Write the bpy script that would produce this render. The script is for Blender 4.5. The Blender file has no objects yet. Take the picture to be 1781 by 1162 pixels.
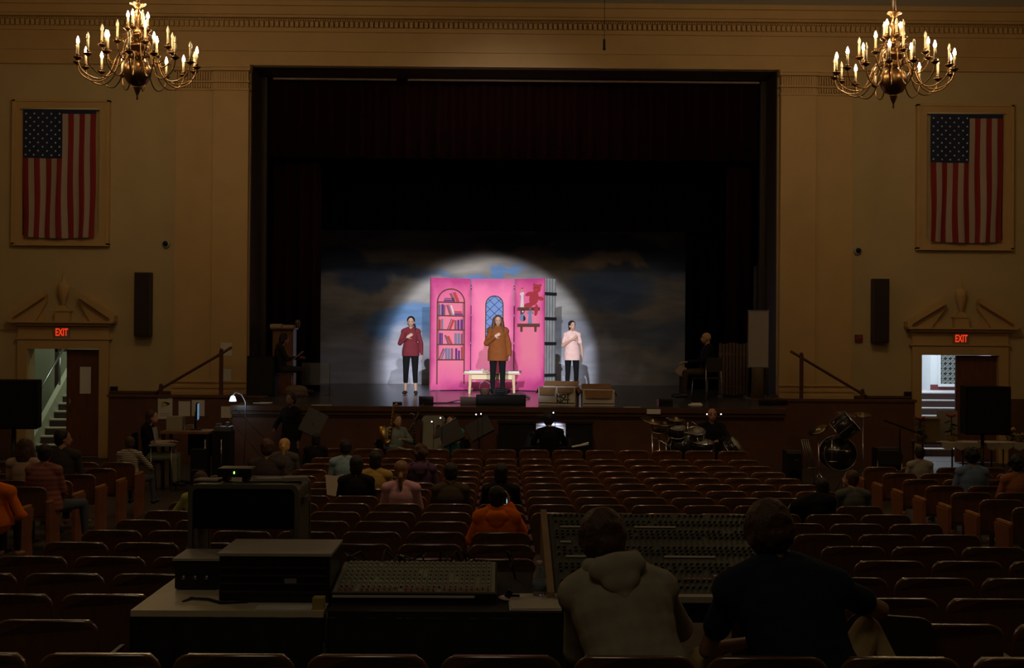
import bpy, bmesh, math, random
import numpy as np
from mathutils import Vector, Matrix, Euler
random.seed(7)
S = bpy.context.scene
C = bpy.context.collection
PI = math.pi
W, H = 1781, 1162
F = 2130.0                      # focal length in pixels
CAMZ = 2.55
# ---------------------------------------------------------------- camera
cam = bpy.data.cameras.new('camera'); camo = bpy.data.objects.new('camera', cam); C.objects.link(camo)
cam.sensor_width = 36; cam.lens = F / W * 36; cam.clip_end = 200; cam.clip_start = 0.05
ROT = (Matrix.Rotation(-math.atan(18.5 / F), 4, 'Z') @ Matrix.Rotation(PI / 2 + math.atan(11 / F), 4, 'X') @ Matrix.Rotation(math.radians(0.4), 4, 'Z'))
camo.matrix_world = Matrix.Translation((0, 0, CAMZ)) @ ROT
S.camera = camo

def P(px, py, Y):
    """world point at distance Y seen at a place of the 1781x1162 frame"""
    d = ROT.to_3x3() @ Vector(((px - W / 2) / F, -(py - H / 2) / F, -1))
    return Vector((0, 0, CAMZ)) + d * (Y / d.y)
def PX(px, Y): return P(px, 592, Y).x
def PZ(py, Y, px=890): return P(px, py, Y).z

# ---------------------------------------------------------------- view, world
S.view_settings.view_transform = 'Standard'; S.view_settings.look = 'None'
S.view_settings.gamma = 1; S.view_settings.use_curve_mapping = False
S.view_settings.exposure = 0.0
wd = bpy.data.worlds.new('world'); S.world = wd; wd.use_nodes = True
bg = wd.node_tree.nodes['Background']; bg.inputs[0].default_value = (1.0, 0.8, 0.55, 1); bg.inputs[1].default_value = 0.002

def light(name, kind, loc, power, col, size=0.1, aim=None, **kw):
    l = bpy.data.lights.new(name, kind); l.energy = power; l.color = col
    if kind == 'AREA': l.size = size
    else: l.shadow_soft_size = size
    for k, v in kw.items(): setattr(l, k, v)
    o = bpy.data.objects.new(name, l); C.objects.link(o); o.location = loc
    if aim is not None: o.rotation_euler = (Vector(aim) - Vector(loc)).to_track_quat('-Z', 'Y').to_euler()
    return o
SPOTC = (0.93, 0.94, 1.0)
# two follow spots from the back of the balcony and the dim stage wash
def follow(name, loc, aim, power, radius, blend):
    d = (Vector(aim) - Vector(loc)).length
    return light(name, 'SPOT', loc, power, SPOTC, 0.10, aim, spot_size=2 * math.atan(radius / d), spot_blend=blend)
SPOT_A = follow('follow_spot', (-1.9, -9, 8.8), (PX(853, 32.5), 32.5, 1.92), 33000, 2.92, 0.2)
SPOT_B = follow('follow_spot', (2.3, -9, 8.8), (PX(838, 32.5), 32.5, 1.95), 21000, 3.0, 0.35)
light('stage_wash', 'SPOT', (0, 20.0, 8.6), 260, (1.0, 0.86, 0.74), 0.4, (PX(872, 32), 32, 3.0), spot_size=math.radians(64), spot_blend=0.75)
# weak lamps over the back of the house
light('house_lamp', 'AREA', (-1.0, 0.5, 9.0), 36, (1.0, 0.80, 0.5), 3.0, (-1, 7, 0))
# an added spot to brighten the front rows, then the next pair of ceiling fittings, above the seats and out of the frame
light('unseen_house_light', 'SPOT', (0.3, 11.3, 9.2), 420, (1.0, 0.62, 0.32), 0.5, (0.3, 16.6, 0), spot_size=math.radians(88), spot_blend=1.0)
light('unseen_house_light', 'POINT', (-5.8, 11.5, 7.6), 50, (1.0, 0.66, 0.34), 0.35)
light('unseen_house_light', 'POINT', (5.8, 11.5, 7.6), 50, (1.0, 0.66, 0.34), 0.35)

# ---------------------------------------------------------------- materials
MATS = {}
def mat(name, col, rough=0.6, metal=0.0, emit=None, estr=0.0, var=0.0, scale=8.0, bump=0.0, spec=0.5, alpha=None, trans=0.0, coat=0.0, stretch=None):
    if name in MATS: return MATS[name]
    m = bpy.data.materials.new(name); m.use_nodes = True
    nt = m.node_tree; b = nt.nodes['Principled BSDF']
    b.inputs['Base Color'].default_value = (*col, 1); b.inputs['Roughness'].default_value = rough
    b.inputs['Metallic'].default_value = metal; b.inputs['Specular IOR Level'].default_value = spec
    if coat: b.inputs['Coat Weight'].default_value = coat; b.inputs['Coat Roughness'].default_value = 0.15
    if emit: b.inputs['Emission Color'].default_value = (*emit, 1); b.inputs['Emission Strength'].default_value = estr
    if trans: b.inputs['Transmission Weight'].default_value = trans
    if alpha is not None: b.inputs['Alpha'].default_value = alpha
    if var or bump:
        tc = nt.nodes.new('ShaderNodeTexCoord'); n = nt.nodes.new('ShaderNodeTexNoise')
        n.inputs['Scale'].default_value = scale; n.inputs['Detail'].default_value = 5
        mp = nt.nodes.new('ShaderNodeMapping'); nt.links.new(tc.outputs['Object'], mp.inputs[0]); nt.links.new(mp.outputs[0], n.inputs[0])
        if stretch: mp.inputs['Scale'].default_value = stretch
        if var:
            mr = nt.nodes.new('ShaderNodeMapRange'); mr.inputs[3].default_value = 1 - var; mr.inputs[4].default_value = 1 + var
            mr.inputs[1].default_value = 0.3; mr.inputs[2].default_value = 0.7
            mx = nt.nodes.new('ShaderNodeMix'); mx.data_type = 'RGBA'; mx.blend_type = 'MULTIPLY'; mx.inputs[0].default_value = 1
            mx.inputs[6].default_value = (*col, 1)
            nt.links.new(n.outputs[0], mr.inputs[0]); nt.links.new(mr.outputs[0], mx.inputs[7]); nt.links.new(mx.outputs[2], b.inputs['Base Color'])
        if bump:
            bp = nt.nodes.new('ShaderNodeBump'); bp.inputs['Strength'].default_value = bump; bp.inputs['Distance'].default_value = 0.02
            nt.links.new(n.outputs[0], bp.inputs['Height']); nt.links.new(bp.outputs[0], b.inputs['Normal'])
    MATS[name] = m
    return m

WALL = mat('plaster_wall', (0.54, 0.41, 0.22), 0.8, var=0.05, scale=1.2)
TRIM = mat('painted_trim', (0.56, 0.365, 0.16), 0.6, var=0.04, scale=2)
CEIL = mat('ceiling_paint', (0.46, 0.47, 0.42), 0.9)
WAINS = mat('brown_panelling', (0.12, 0.05, 0.026), 0.5, var=0.15, scale=3)
FLOORM = mat('hall_floor', (0.045, 0.035, 0.03), 0.6, var=0.2, scale=2)
REVEAL = mat('dark_reveal', (0.05, 0.032, 0.02), 0.6)
BLACK = mat('matt_black', (0.006, 0.006, 0.007), 0.7, spec=0.2)
BLACKP = mat('black_plastic', (0.012, 0.012, 0.014), 0.4)
CHROME = mat('chrome', (0.75, 0.75, 0.78), 0.18, 1.0)
STEEL = mat('dull_steel', (0.35, 0.35, 0.37), 0.4, 1.0)
PAPER = mat('white_paper', (0.75, 0.74, 0.72), 0.9)
MAROON = mat('maroon_velvet', (0.020, 0.0035, 0.004), 0.9, spec=0.1)
BVELVET = mat('black_velvet', (0.004, 0.004, 0.005), 0.95, spec=0.05)
WOODL = mat('light_wood', (0.55, 0.38, 0.19), 0.5, var=0.15, scale=6, stretch=(1, 8, 8))
WOODD = mat('dark_wood', (0.11, 0.04, 0.018), 0.35, var=0.2, scale=5, stretch=(8, 8, 1))

# ---------------------------------------------------------------- mesh builder
class MB:
    def __init__(s): s.v = []; s.f = []; s.m = []; s.s = []
    def add(s, vs, fs, mi=0, smooth=False):
        o = len(s.v); s.v += [tuple(v) for v in vs]
        for f in fs: s.f.append(tuple(i + o for i in f)); s.m.append(mi); s.s.append(smooth)
        return s
    def box(s, c, d, mi=0, M=None, r=0.0):
        x, y, z = d[0] / 2, d[1] / 2, d[2] / 2
        vs = [Vector((sx * x, sy * y, sz * z)) for sx in (-1, 1) for sy in (-1, 1) for sz in (-1, 1)]
        if M is not None: vs = [M @ v for v in vs]
        vs = [v + Vector(c) for v in vs]
        return s.add(vs, [(0, 1, 3, 2), (4, 6, 7, 5), (0, 4, 5, 1), (2, 3, 7, 6), (0, 2, 6, 4), (1, 5, 7, 3)], mi)
    def b(s, x0, x1, y0, y1, z0, z1, mi=0): return s.box(((x0 + x1) / 2, (y0 + y1) / 2, (z0 + z1) / 2), (abs(x1 - x0), abs(y1 - y0), abs(z1 - z0)), mi)
    def tube(s, pts, r, n=8, mi=0, caps=True, r1=None):
        pts = [Vector(p) for p in pts]; vs = []; fs = []; k = len(pts)
        prev = None
        for i, p in enumerate(pts):
            t = (pts[min(i + 1, k - 1)] - pts[max(i - 1, 0)]).normalized()
            a = prev if prev is not None else (Vector((0, 0, 1)) if abs(t.z) < 0.9 else Vector((1, 0, 0)))
            u = (a - t * a.dot(t)).normalized(); prev = u; w = t.cross(u)
            rr = r if r1 is None else r + (r1 - r) * i / (k - 1)
            for j in range(n):
                an = 2 * PI * j / n; vs.append(p + u * (rr * math.cos(an)) + w * (rr * math.sin(an)))
        for i in range(k - 1):
            for j in range(n):
                a, b = i * n + j, i * n + (j + 1) % n
                fs.append((a, b, b + n, a + n))
        if caps: fs.append(tuple(reversed(range(n)))); fs.append(tuple(range((k - 1) * n, k * n)))
        return s.add(vs, fs, mi, n > 5)
    def lathe(s, prof, n=16, c=(0, 0, 0), mi=0, M=None, smooth=True):
        vs = []; fs = []
        for r, z in prof:
            for j in range(n):
                a = 2 * PI * j / n; v = Vector((r * math.cos(a), r * math.sin(a), z))
                if M is not None: v = M @ v
                vs.append(v + Vector(c))
        for i in range(len(prof) - 1):
            for j in range(n):
                a, b = i * n + j, i * n + (j + 1) % n; fs.append((a, b, b + n, a + n))
        fs.append(tuple(reversed(range(n)))); fs.append(tuple(range((len(prof) - 1) * n, len(prof) * n)))
        return s.add(vs, fs, mi, smooth)
    def ell(s, c, r, n=12, m=8, mi=0, M=None):
        prof = [(max(1e-4, math.sin(PI * i / m)), -math.cos(PI * i / m)) for i in range(m + 1)]
        Sx = Matrix.Diagonal((r[0], r[1], r[2])) if not hasattr(r, 'x') else Matrix.Diagonal(r)
        MM = Sx if M is None else M.to_3x3() @ Sx
        return s.lathe(prof, n, c, mi, MM)
    def prism(s, poly, d0, d1, mi=0, axis='y', M=None):
        """polygon (a,b) extruded; axis y: a->x b->z"""
        n = len(poly); vs = []
        for d in (d0, d1):
            for a, b in poly:
                v = Vector((a, d, b)) if axis == 'y' else (Vector((d, a, b)) if axis == 'x' else Vector((a, b, d)))
                if M is not None: v = M @ v
                vs.append(v)
        fs = [tuple(range(n)), tuple(reversed(range(n, 2 * n)))] + [(i, n + i, n + (i + 1) % n, (i + 1) % n) for i in range(n)]
        return s.add(vs, fs, mi)
    def quad(s, pts, mi=0): return s.add(pts, [tuple(range(len(pts)))], mi)
    def wave(s, x0, x1, y, z0, z1, amp, period, t=0.02, n=None, mi=0, ph=0):
        """pleated cloth panel with thickness"""
        n = n or max(8, int((x1 - x0) / period * 8)); vs = []; fs = []
        for i in range(n + 1):
            x = x0 + (x1 - x0) * i / n; yy = y + amp * math.sin(2 * PI * x / period + ph) + amp * 0.4 * math.sin(2 * PI * x / period * 0.37 + 1)
            for dy in (0, t):
                for z in (z0, z1): vs.append((x, yy + dy, z))
        for i in range(n):
            a = i * 4; b = a + 4
            fs += [(a, b, b + 1, a + 1), (a + 2, a + 3, b + 3, b + 2), (a, a + 2, b + 2, b), (a + 1, b + 1, b + 3, a + 3)]
        fs += [(0, 1, 3, 2), (n * 4, n * 4 + 2, n * 4 + 3, n * 4 + 1)]
        return s.add(vs, fs, mi, True)
    def mesh(s, name, mats):
        me = bpy.data.meshes.new(name); me.from_pydata(s.v, [], s.f)
        for m in (mats if isinstance(mats, (list, tuple)) else [mats]): me.materials.append(m)
        me.polygons.foreach_set('material_index', s.m); me.polygons.foreach_set('use_smooth', s.s)
        bm = bmesh.new(); bm.from_mesh(me); bmesh.ops.recalc_face_normals(bm, faces=bm.faces); bm.to_mesh(me); bm.free()
        me.update(); return me
    def build(s, name, mats, parent=None, **kw):
        o = bpy.data.objects.new(name, s.mesh(name, mats)); C.objects.link(o)
        if parent is not None: o.parent = parent
        if kw.get('bevel'):
            md = o.modifiers.new('bevel', 'BEVEL'); md.width = kw['bevel']; md.segments = 2; md.limit_method = 'ANGLE'
        return o

def tag(o, label, cat, group=None, kind=None):
    if label: o['label'] = label
    if cat: o['category'] = cat
    if group: o['group'] = group
    if kind: o['kind'] = kind
    return o
def thing(name, label, cat, loc=(0, 0, 0), rz=0.0, group=None):
    o = bpy.data.objects.new(name, None); C.objects.link(o); o.location = loc; o.rotation_euler = (0, 0, rz)
    o.empty_display_size = 0.1
    return tag(o, label, cat, group)
def struct(name, mb, mats, **kw):
    o = mb.build(name, mats, **kw); o['kind'] = 'structure'; return o
def solo(name, mb, mats, label, cat, group=None, loc=None, rz=0, **kw):
    o = mb.build(name, mats, **kw)
    if loc is not None: o.location = loc; o.rotation_euler = (0, 0, rz)
    return tag(o, label, cat, group)
def dup(root, loc=None, rz=None, label=None, group=None):
    r = root.copy(); C.objects.link(r)
    if loc is not None: r.location = loc
    if rz is not None: r.rotation_euler = (0, 0, rz)
    if label: r['label'] = label
    if group: r['group'] = group
    for ch in list(root.children):
        c = ch.copy(); C.objects.link(c); c.parent = r
        for g in list(ch.children):
            d = g.copy(); C.objects.link(d); d.parent = c
    return r
def arc(cx, cz, r, a0, a1, n=12):
    return [(cx + r * math.cos(a0 + (a1 - a0) * i / n), cz + r * math.sin(a0 + (a1 - a0) * i / n)) for i in range(n + 1)]
def text_mesh(txt, size, mt, parent, M, name='lettering', depth=0.003, extrude=True, bold=0.0):
    c = bpy.data.curves.new('txt', 'FONT'); c.body = txt; c.size = size; c.extrude = depth; c.align_x = 'CENTER'; c.align_y = 'CENTER'; c.offset = bold
    o = bpy.data.objects.new('txt', c); C.objects.link(o); bpy.context.view_layer.update()
    me = bpy.data.meshes.new_from_object(o.evaluated_get(bpy.context.evaluated_depsgraph_get()))
    bpy.data.objects.remove(o); me.materials.clear(); me.materials.append(mt); me.transform(M)
    t = bpy.data.objects.new(name, me); C.objects.link(t)
    if parent is not None: t.parent = parent
    return t
TXTM = Matrix.Rotation(PI / 2, 4, 'X')
# ================================================================ the hall
YW = 26.1      # proscenium wall
YE = 21.6      # apron edge
ZS = 1.375     # stage floor
XL, XR = PX(433, YW), PX(1350, YW)
ZT = PZ(119, YW)
ZC = PZ(14, YW)          # ceiling
OX = 0.26                # centre line of the proscenium
# seating rows: distances and heights
ROWY = [4.86 + 0.867 * k for k in range(18)]
ROWPX = [1137, 1079, 1034, 997, 972, 948, 927, 904, 888, 876, 864, 852.5, 841, 829, 819, 808, 798, 788]
ROWH = [CAMZ - (p - 592) * y / F for p, y in zip(ROWPX, ROWY)]     # back top height of each row
ROWH = [np.polyval(np.polyfit(ROWY, ROWH, 4), y) for y in ROWY]
SEATH = 0.80
def gz(y):
    if y >= ROWY[-1]: return float(max(0, ROWH[-1] - SEATH) * max(0, 1 - (y - ROWY[-1]) / 0.8))
    if y <= ROWY[0]: return float(ROWH[0] - SEATH + (ROWY[0] - y) * 0.09)
    return float(np.interp(y, ROWY, ROWH)) - SEATH
mb = MB(); ys = [-10.0] + [ROWY[0] - 0.5] + ROWY + [ROWY[-1] + 0.8, YW + 0.3]
vs = []; fs = []
for i, y in enumerate(ys):
    for x in (-13, 13):
        vs += [(x, y, gz(y)), (x, y, -0.5)]
for i in range(len(ys) - 1):
    a = i * 4; b = a + 4
    fs += [(a, a + 2, b + 2, b), (a + 1, b + 1, b + 3, a + 3)]
mb.add(vs, fs); struct('floor', mb, FLOORM)

DLx0, DLx1 = PX(50, YW), PX(175, YW); DRx0, DRx1 = PX(1601, YW), PX(1735, YW); DZ = PZ(607, YW, 110)
DZR = PZ(614, YW, 1668)
mb = MB(); T = 0.35
for x0, x1, z0, z1 in ((-13, DLx0, 0, ZC), (DLx0, DLx1, DZ, ZC), (DLx1, XL, 0, ZC), (XL, XR, ZT, ZC), (XR, DRx0, 0, ZC), (DRx0, DRx1, DZ, ZC), (DRx1, 13, 0, ZC)):
    mb.b(x0, x1, YW, YW + T, z0, z1)
struct('wall_front', mb, WALL)
mb = MB(); mb.b(-13.3, -13, -10, YW + T, -0.5, ZC + 1.2); struct('wall_left', mb, WALL)
mb = MB(); mb.b(13, 13.3, -10, YW + T, -0.5, ZC + 1.2); struct('wall_right', mb, WALL)
mb = MB(); mb.b(-13, 13, -10.3, -10, -0.5, ZC + 1.2); struct('wall_back', mb, mat('wall_dark', (0.3, 0.25, 0.16), 0.9))
mb = MB(); mb.b(-13.3, 13.3, -10.3, YW + T, ZC, ZC + 0.2); struct('ceiling', mb, CEIL)

# wainscot on the front wall, outside the stairs
mb = MB(); WZ = PZ(684, YW, 250)
mb.b(DLx1 + 0.22, -4.9, YW - 0.05, YW, 0, WZ); mb.b(5.2, DRx0 - 0.2, YW - 0.05, YW, 0, WZ)
mb.b(-13, DLx0 - 0.25, YW - 0.05, YW, 0, WZ); mb.b(DRx1 + 0.22, 13, YW - 0.05, YW, 0, WZ)
mb.b(DLx1 + 0.22, -4.9, YW - 0.08, YW, WZ, WZ + 0.05); mb.b(5.2, DRx0 - 0.2, YW - 0.08, YW, WZ, WZ + 0.05)
struct('baseboard_front', mb, WAINS)

# entablature across the whole wall
def zz(p): return PZ(p, YW)
mb = MB()
e0, e1 = -12.9, 12.9
ent = [(zz(119), zz(95), 0.10), (zz(95), zz(92), 0.14), (zz(92), zz(62), 0.12), (zz(62), zz(57), 0.18), (zz(40), zz(36), 0.30), (zz(36), zz(22), 0.36), (zz(22), zz(14), 0.44)]
for z0, z1, d in ent:
    mb.b(e0, e1, YW - d, YW, z0, z1)
mb.b(e0, e1, YW - 0.17, YW, zz(57), zz(40))
struct('trim_1', mb, TRIM)
mb = MB(); x = e0                               # dentil band
while x < e1:
    mb.b(x, x + 0.065, YW - 0.25, YW - 0.17, zz(55), zz(46)); x += 0.105
x = e0
while x < e1:
    mb.b(x, x + 0.03, YW - 0.22, YW - 0.17, zz(44), zz(41)); x += 0.052
struct('trim_2', mb, TRIM)

def pilaster(side):
    mb = MB()
    f = lambda p: (PX(p, YW) if side < 0 else 2 * OX - PX(p, YW))
    def bb(p0, p1, d, z0, z1): mb.b(f(p0), f(p1), YW - d, YW, z0, z1)
    zb = PZ(688, YW); zt = zz(124)
    bb(305, 369, 0.12, zb, zt); bb(370, 431.5, 0.16, zb, zt)
    bb(303, 368.4, 0.16, zz(164), zz(161)); bb(369, 433, 0.20, zz(164), zz(161))
    for p0, p1, d in ((302, 368.6, 0.20), (368.8, 434, 0.24)):
        bb(p0, p1, d, zz(151), zz(148)); bb(p0 - 1, p1 + .4 if p1 < 369 else p1 + 1, d + 0.02, zz(131), zz(126))
        bb(p0 - 2, p1 + .4 if p1 < 369 else p1 + 2, d + 0.06, zz(126), zz(121))
    x = 306
    while x < 431:                                # fluted capital band
        if abs(x - 369) > 3:
            bb(x, x + 2.2, 0.19, zz(147), zz(132)); bb(x, x + 2.2, 0.18, zz(160), zz(152))
        x += 4.4
    for a, b_, d in ((690, 684, 0.26), (684, 678, 0.22), (678, 673, 0.24), (668, 665, 0.2)):
        bb(303, 368.6, d - 0.04, zz(a), zz(b_)); bb(368.8, 433, d, zz(a), zz(b_))
    return struct('trim_3', mb, TRIM)
pilaster(-1); pilaster(1)

# dark reveal of the opening
mb = MB()
mb.b(XL, XL + 0.02, YW + 0.02, YW + 1.1, ZS, ZT); mb.b(XR - 0.02, XR, YW + 0.02, YW + 1.1, ZS, ZT)
mb.b(XL, XR, YW + 0.02, YW + 1.1, ZT - 0.02, ZT)
mb.b(XL - 0.05, XL + 0.15, YW + 1.0, YW + 1.15, ZS, ZT); mb.b(XR - 0.15, XR + 0.05, YW + 1.0, YW + 1.15, ZS, ZT)
struct('trim_4', mb, REVEAL)
mb = MB(); mb.b(XL + 0.3, PX(680, YW), YW + 0.9, YW + 0.93, ZT - 0.09, ZT - 0.05); mb.b(PX(700, YW), XR - 0.2, YW + 0.9, YW + 0.93, ZT - 0.09, ZT - 0.05)
struct('trim_5', mb, mat('pale_strip', (0.3, 0.2, 0.16), 0.5))

# door surrounds with broken pediment
def surround(side, x0, x1, dz):
    mb = MB(); cx = (x0 + x1) / 2; w = x1 - x0; fw = 0.20
    y0 = YW - 0.10
    mb.b(x0 - fw, x0, y0, YW + 0.02, 0, dz + fw); mb.b(x1, x1 + fw, y0, YW + 0.02, 0, dz + fw); mb.b(x0, x1, y0, YW + 0.02, dz, dz + fw)
    mb.b(x0 - fw - .05, x1 + fw + .05, y0 - 0.03, YW, dz + fw, dz + fw + 0.035)
    mb.b(x0 - fw, x1 + fw, y0 + .02, YW, dz + fw, dz + 0.49)
    zz0 = dz + 0.49
    mb.b(x0 - fw - .04, x1 + fw + .04, YW - 0.18, YW, zz0, zz0 + 0.06); mb.b(x0 - fw - .14, x1 + fw + .14, YW - 0.26, YW, zz0 + 0.06, zz0 + 0.10)
    zp = zz0 + 0.10; hw = w / 2 + fw + 0.16
    for s_ in (-1, 1):
        def pr(pts, d): mb.prism([(cx + s_ * a, b) for a, b in pts], YW - d, YW)
        pr([(hw, zp), (hw, zp + 0.12), (0.38, zp + 0.62), (0.36, zp + 0.58), (0.36, zp + 0.50), (hw - 0.1, zp + .06), (hw - .1, zp)], 0.26); pr([(hw - .1, zp), (hw - .1, zp + .07), (0.36, zp + 0.51), (0.36, zp + 0.38), (hw - 0.55, zp)], 0.14)
        pr([(hw - .42, zp), (0.40, zp + 0.40), (0.40, zp + 0.33), (0.46, zp + .22), (0.42, zp + .1), (0.36, zp + .03), (0.30, zp)], 0.06)
    # urn on a plinth
    mb.b(cx - 0.15, cx + 0.15, YW - 0.18, YW, zp, zp + 0.20); mb.b(cx - 0.17, cx + 0.17, YW - 0.2, YW, zp + 0.20, zp + 0.235)
    mb.prism([(cx - .12, zp + .235), (cx + .12, zp + .235), (cx + .04, zp + .33), (cx - .04, zp + .33)], YW - 0.15, YW)
    mb.lathe([(0.03, .32), (0.035, .36), (0.055, .40), (0.10, .56), (0.122, .68), (0.125, .75), (0.10, .80), (0.045, .83), (0.025, .86), (0.03, .89), (0.015, .93), (0.012, 1.02), (0.002, 1.07)], 20, (cx, YW - 0.10, zp))
    return struct('trim_6', mb, TRIM)
surround(-1, DLx0, DLx1, DZ); surround(1, DRx0, DRx1, DZ)
mb = MB()
mb.b(-13, DLx0 - .25, YW - 0.03, YW, DZ + .4, DZ + .415); mb.b(DRx1 + .25, 13, YW - 0.03, YW, DZ + .4, DZ + .415)
struct('trim_7', mb, TRIM)

# door leaves
DOORW = mat('door_wood', (0.15, 0.055, 0.028), 0.45, var=0.2, scale=3, stretch=(6, 6, 1))
xm = PX(115, YW); mb = MB(); mb.b(xm, DLx1, YW + 0.05, YW + 0.10, 0.01, DZ - 0.01); mb.b(xm, DLx1, YW + 0.04, YW + 0.11, DZ - .14, DZ - .02)
d1 = struct('door_1', mb, DOORW)
mb = MB(); a = P(139, 638, YW + .03); b_ = P(157.5, 685, YW + .03); mb.b(a.x, b_.x, YW + 0.035, YW + 0.049, b_.z, a.z); mb.build('paper_notice', PAPER, d1)
mb = MB(); mb.tube([(xm + .09, YW + 0.0, 1.0), (xm + .09, YW + 0.0, 1.25)], 0.012); mb.b(xm + .07, xm + .11, YW, YW + .05, 1.0, 1.02); mb.b(xm + .07, xm + .11, YW, YW + .05, 1.23, 1.25); mb.build('door_handle', STEEL, d1)
xm2 = PX(1664, YW); mb = MB(); mb.b(xm2, DRx1, YW + 0.05, YW + 0.10, 0.01, DZ - 0.01)
d2 = struct('door_2', mb, DOORW)
mb = MB(); mb.tube([(xm2 + .09, YW + 0.0, 1.0), (xm2 + .09, YW + 0.0, 1.25)], 0.012); mb.b(xm2 + .07, xm2 + .11, YW, YW + .05, 1.0, 1.02); mb.b(xm2 + .07, xm2 + .11, YW, YW + .05, 1.23, 1.25); mb.build('door_handle', STEEL, d2)

# ---- stair hall behind the left door
GW = mat('green_wall', (0.5, 0.55, 0.42), 0.7); STEPR = mat('stair_riser', (0.05, 0.035, 0.03), 0.6); STEPT = mat('stair_tread', (0.62, 0.56, 0.48), 0.7)
mb = MB(); yb = 31.0
mb.b(-13, -6.5, yb, yb + 0.1, 0, 4.2); mb.b(-13, -12.9, YW + T, yb, 0, 4.2); mb.b(-7.3, -7.2, YW + T, yb, 0, 4.2)
mb.b(-13, -6.5, YW + T, yb, 4.2, 4.3)
struct('wall_stair_hall', mb, GW)
mb = MB(); mb.b(-13, -6.5, YW + T, yb, -0.1, 0.0); struct('floor_stair_hall', mb, FLOORM)
mb = MB()
sx0, sx1 = PX(76, 27.6), PX(117, 27.6)
for i in range(9):
    y0 = 27.2 + i * 0.27; mb.b(sx0, sx1 + .5, y0, yb, i * 0.17, (i + 1) * 0.17 - 0.03, 0); mb.b(sx0, sx1 + .5, y0 - 0.02, yb, (i + 1) * 0.17 - 0.03, (i + 1) * 0.17, 1)
struct('stairs_left', mb, [STEPR, STEPT])
mb = MB()                       # sloping string wall beside the steps
mb.prism([(27.1, 0), (27.1, 0.35), (29.6, 1.95), (29.6, 0)], sx0 - 0.12, sx0, axis='x'); struct('wall_stair_string', mb, GW)
mb = MB(); hx = sx0 - 0.06
mb.tube([(hx, 27.0, 1.0), (hx, 29.6, 2.65)], 0.025); mb.tube([(hx, 27.0, 1.0), (hx, 27.0, 0.1)], 0.02); mb.tube([(hx, 28.8, 2.1), (hx, 28.8, 1.3)], 0.018)
solo('stair_handrail', mb, STEEL, 'metal handrail on the stair seen through the left doorway', 'handrail')
mb = MB(); mb.b(PX(98, 29.8), PX(103, 29.8), 29.7, 29.8, 0, 3); mb.b(PX(98, 29.8), PX(118, 29.8), 29.7, 29.8, PZ(617, 29.8), PZ(611, 29.8)); struct('trim_8', mb, REVEAL)
light('corridor_lamp', 'AREA', (-9.6, 28.2, 4.1), 26, (0.95, 1.0, 0.78), 0.8, (-9.8, 29, 0))

# ---- lit lobby behind the right door
LW = mat('lobby_wall', (0.75, 0.78, 0.8), 0.7); LRED = mat('lobby_red', (0.16, 0.035, 0.04), 0.5)
mb = MB(); yb2 = 33.0
mb.b(6.9, 13, yb2, yb2 + .1, 0, 4.6); mb.b(13, 13.1, YW + T, yb2, 0, 4.6); mb.b(6.8, 6.9, YW + T, yb2, 0, 4.6); mb.b(6.9, 13, YW + T, yb2, 4.6, 4.7)
xc = PX(1619, 31.5); mb.b(xc, 13, 31.5, yb2, 0.9, 4.6)
struct('wall_lobby', mb, LW)
mb = MB(); mb.b(xc - .01, 13, 31.47, 31.5, 1.2, PZ(669, 31.5, 1619)); mb.b(6.9, xc, yb2 - .03, yb2, 1.2, PZ(667, 33, 1610)); struct('baseboard_lobby', mb, LRED)
mb = MB(); zl = PZ(683, 29.8, 1620)
mb.b(6.9, 13, YW + T, yb2, -0.1, 0.0, 0)
n = 8
for i in range(n):
    z1 = zl * (i + 1) / n; y0 = 27.6 + (29.8 - 27.6) * i / (n - 1)
    mb.b(6.9, 13, y0, yb2, zl * i / n, z1 - 0.025, 0); mb.b(6.9, 13, y0 - 0.02, yb2, z1 - 0.025, z1, 1)
struct('stairs_lobby', mb, [mat('lobby_riser', (0.06, 0.03, 0.03), 0.5), mat('lobby_tread', (0.5, 0.47, 0.47), 0.5)])
GRIL = mat('grille_iron', (0.05, 0.055, 0.05), 0.4, 0.5)
g0, g1 = P(1636, 615, 31.42), P(1668, 668, 31.42)
t = thing('lobby_grille', 'ornate dark lattice grille on the lobby wall behind the right doorway', 'grille', (0, 0, 0))
mb = MB(); mb.b(g0.x - .05, g1.x + .5, 31.40, 31.46, g1.z - 0.07, g1.z); mb.b(g0.x - .05, g0.x, 31.40, 31.46, g1.z, g0.z + .3); mb.build('frame', LW, t)
mb = MB(); mb.b(g0.x, g1.x + .5, 31.455, 31.465, g1.z, g0.z + .3, 1)
q = 0.13; ix = 0
x = g0.x + q / 2
while x < g1.x + .5:
    z = g1.z + q / 2
    while z < g0.z + .3:
        pts = [(x + .05 * math.cos(k * PI / 4), 31.44, z + .05 * math.sin(k * PI / 4)) for k in range(9)]
        mb.tube(pts, 0.011, 4, 0, False); mb.tube([(x - q / 2, 31.44, z), (x + q / 2, 31.44, z)], .008, 4, 0, False); mb.tube([(x, 31.44, z - q / 2), (x, 31.44, z + q / 2)], .008, 4, 0, False)
        z += q
    x += q
mb.build('lattice', [mat('lattice_white', (0.32, 0.34, 0.33), 0.5), GRIL], t)
light('lobby_lamp', 'AREA', (9.6, 29.6, 4.5), 190, (0.78, 0.90, 1.0), 1.0, (9.6, 30.5, 0))

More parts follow.
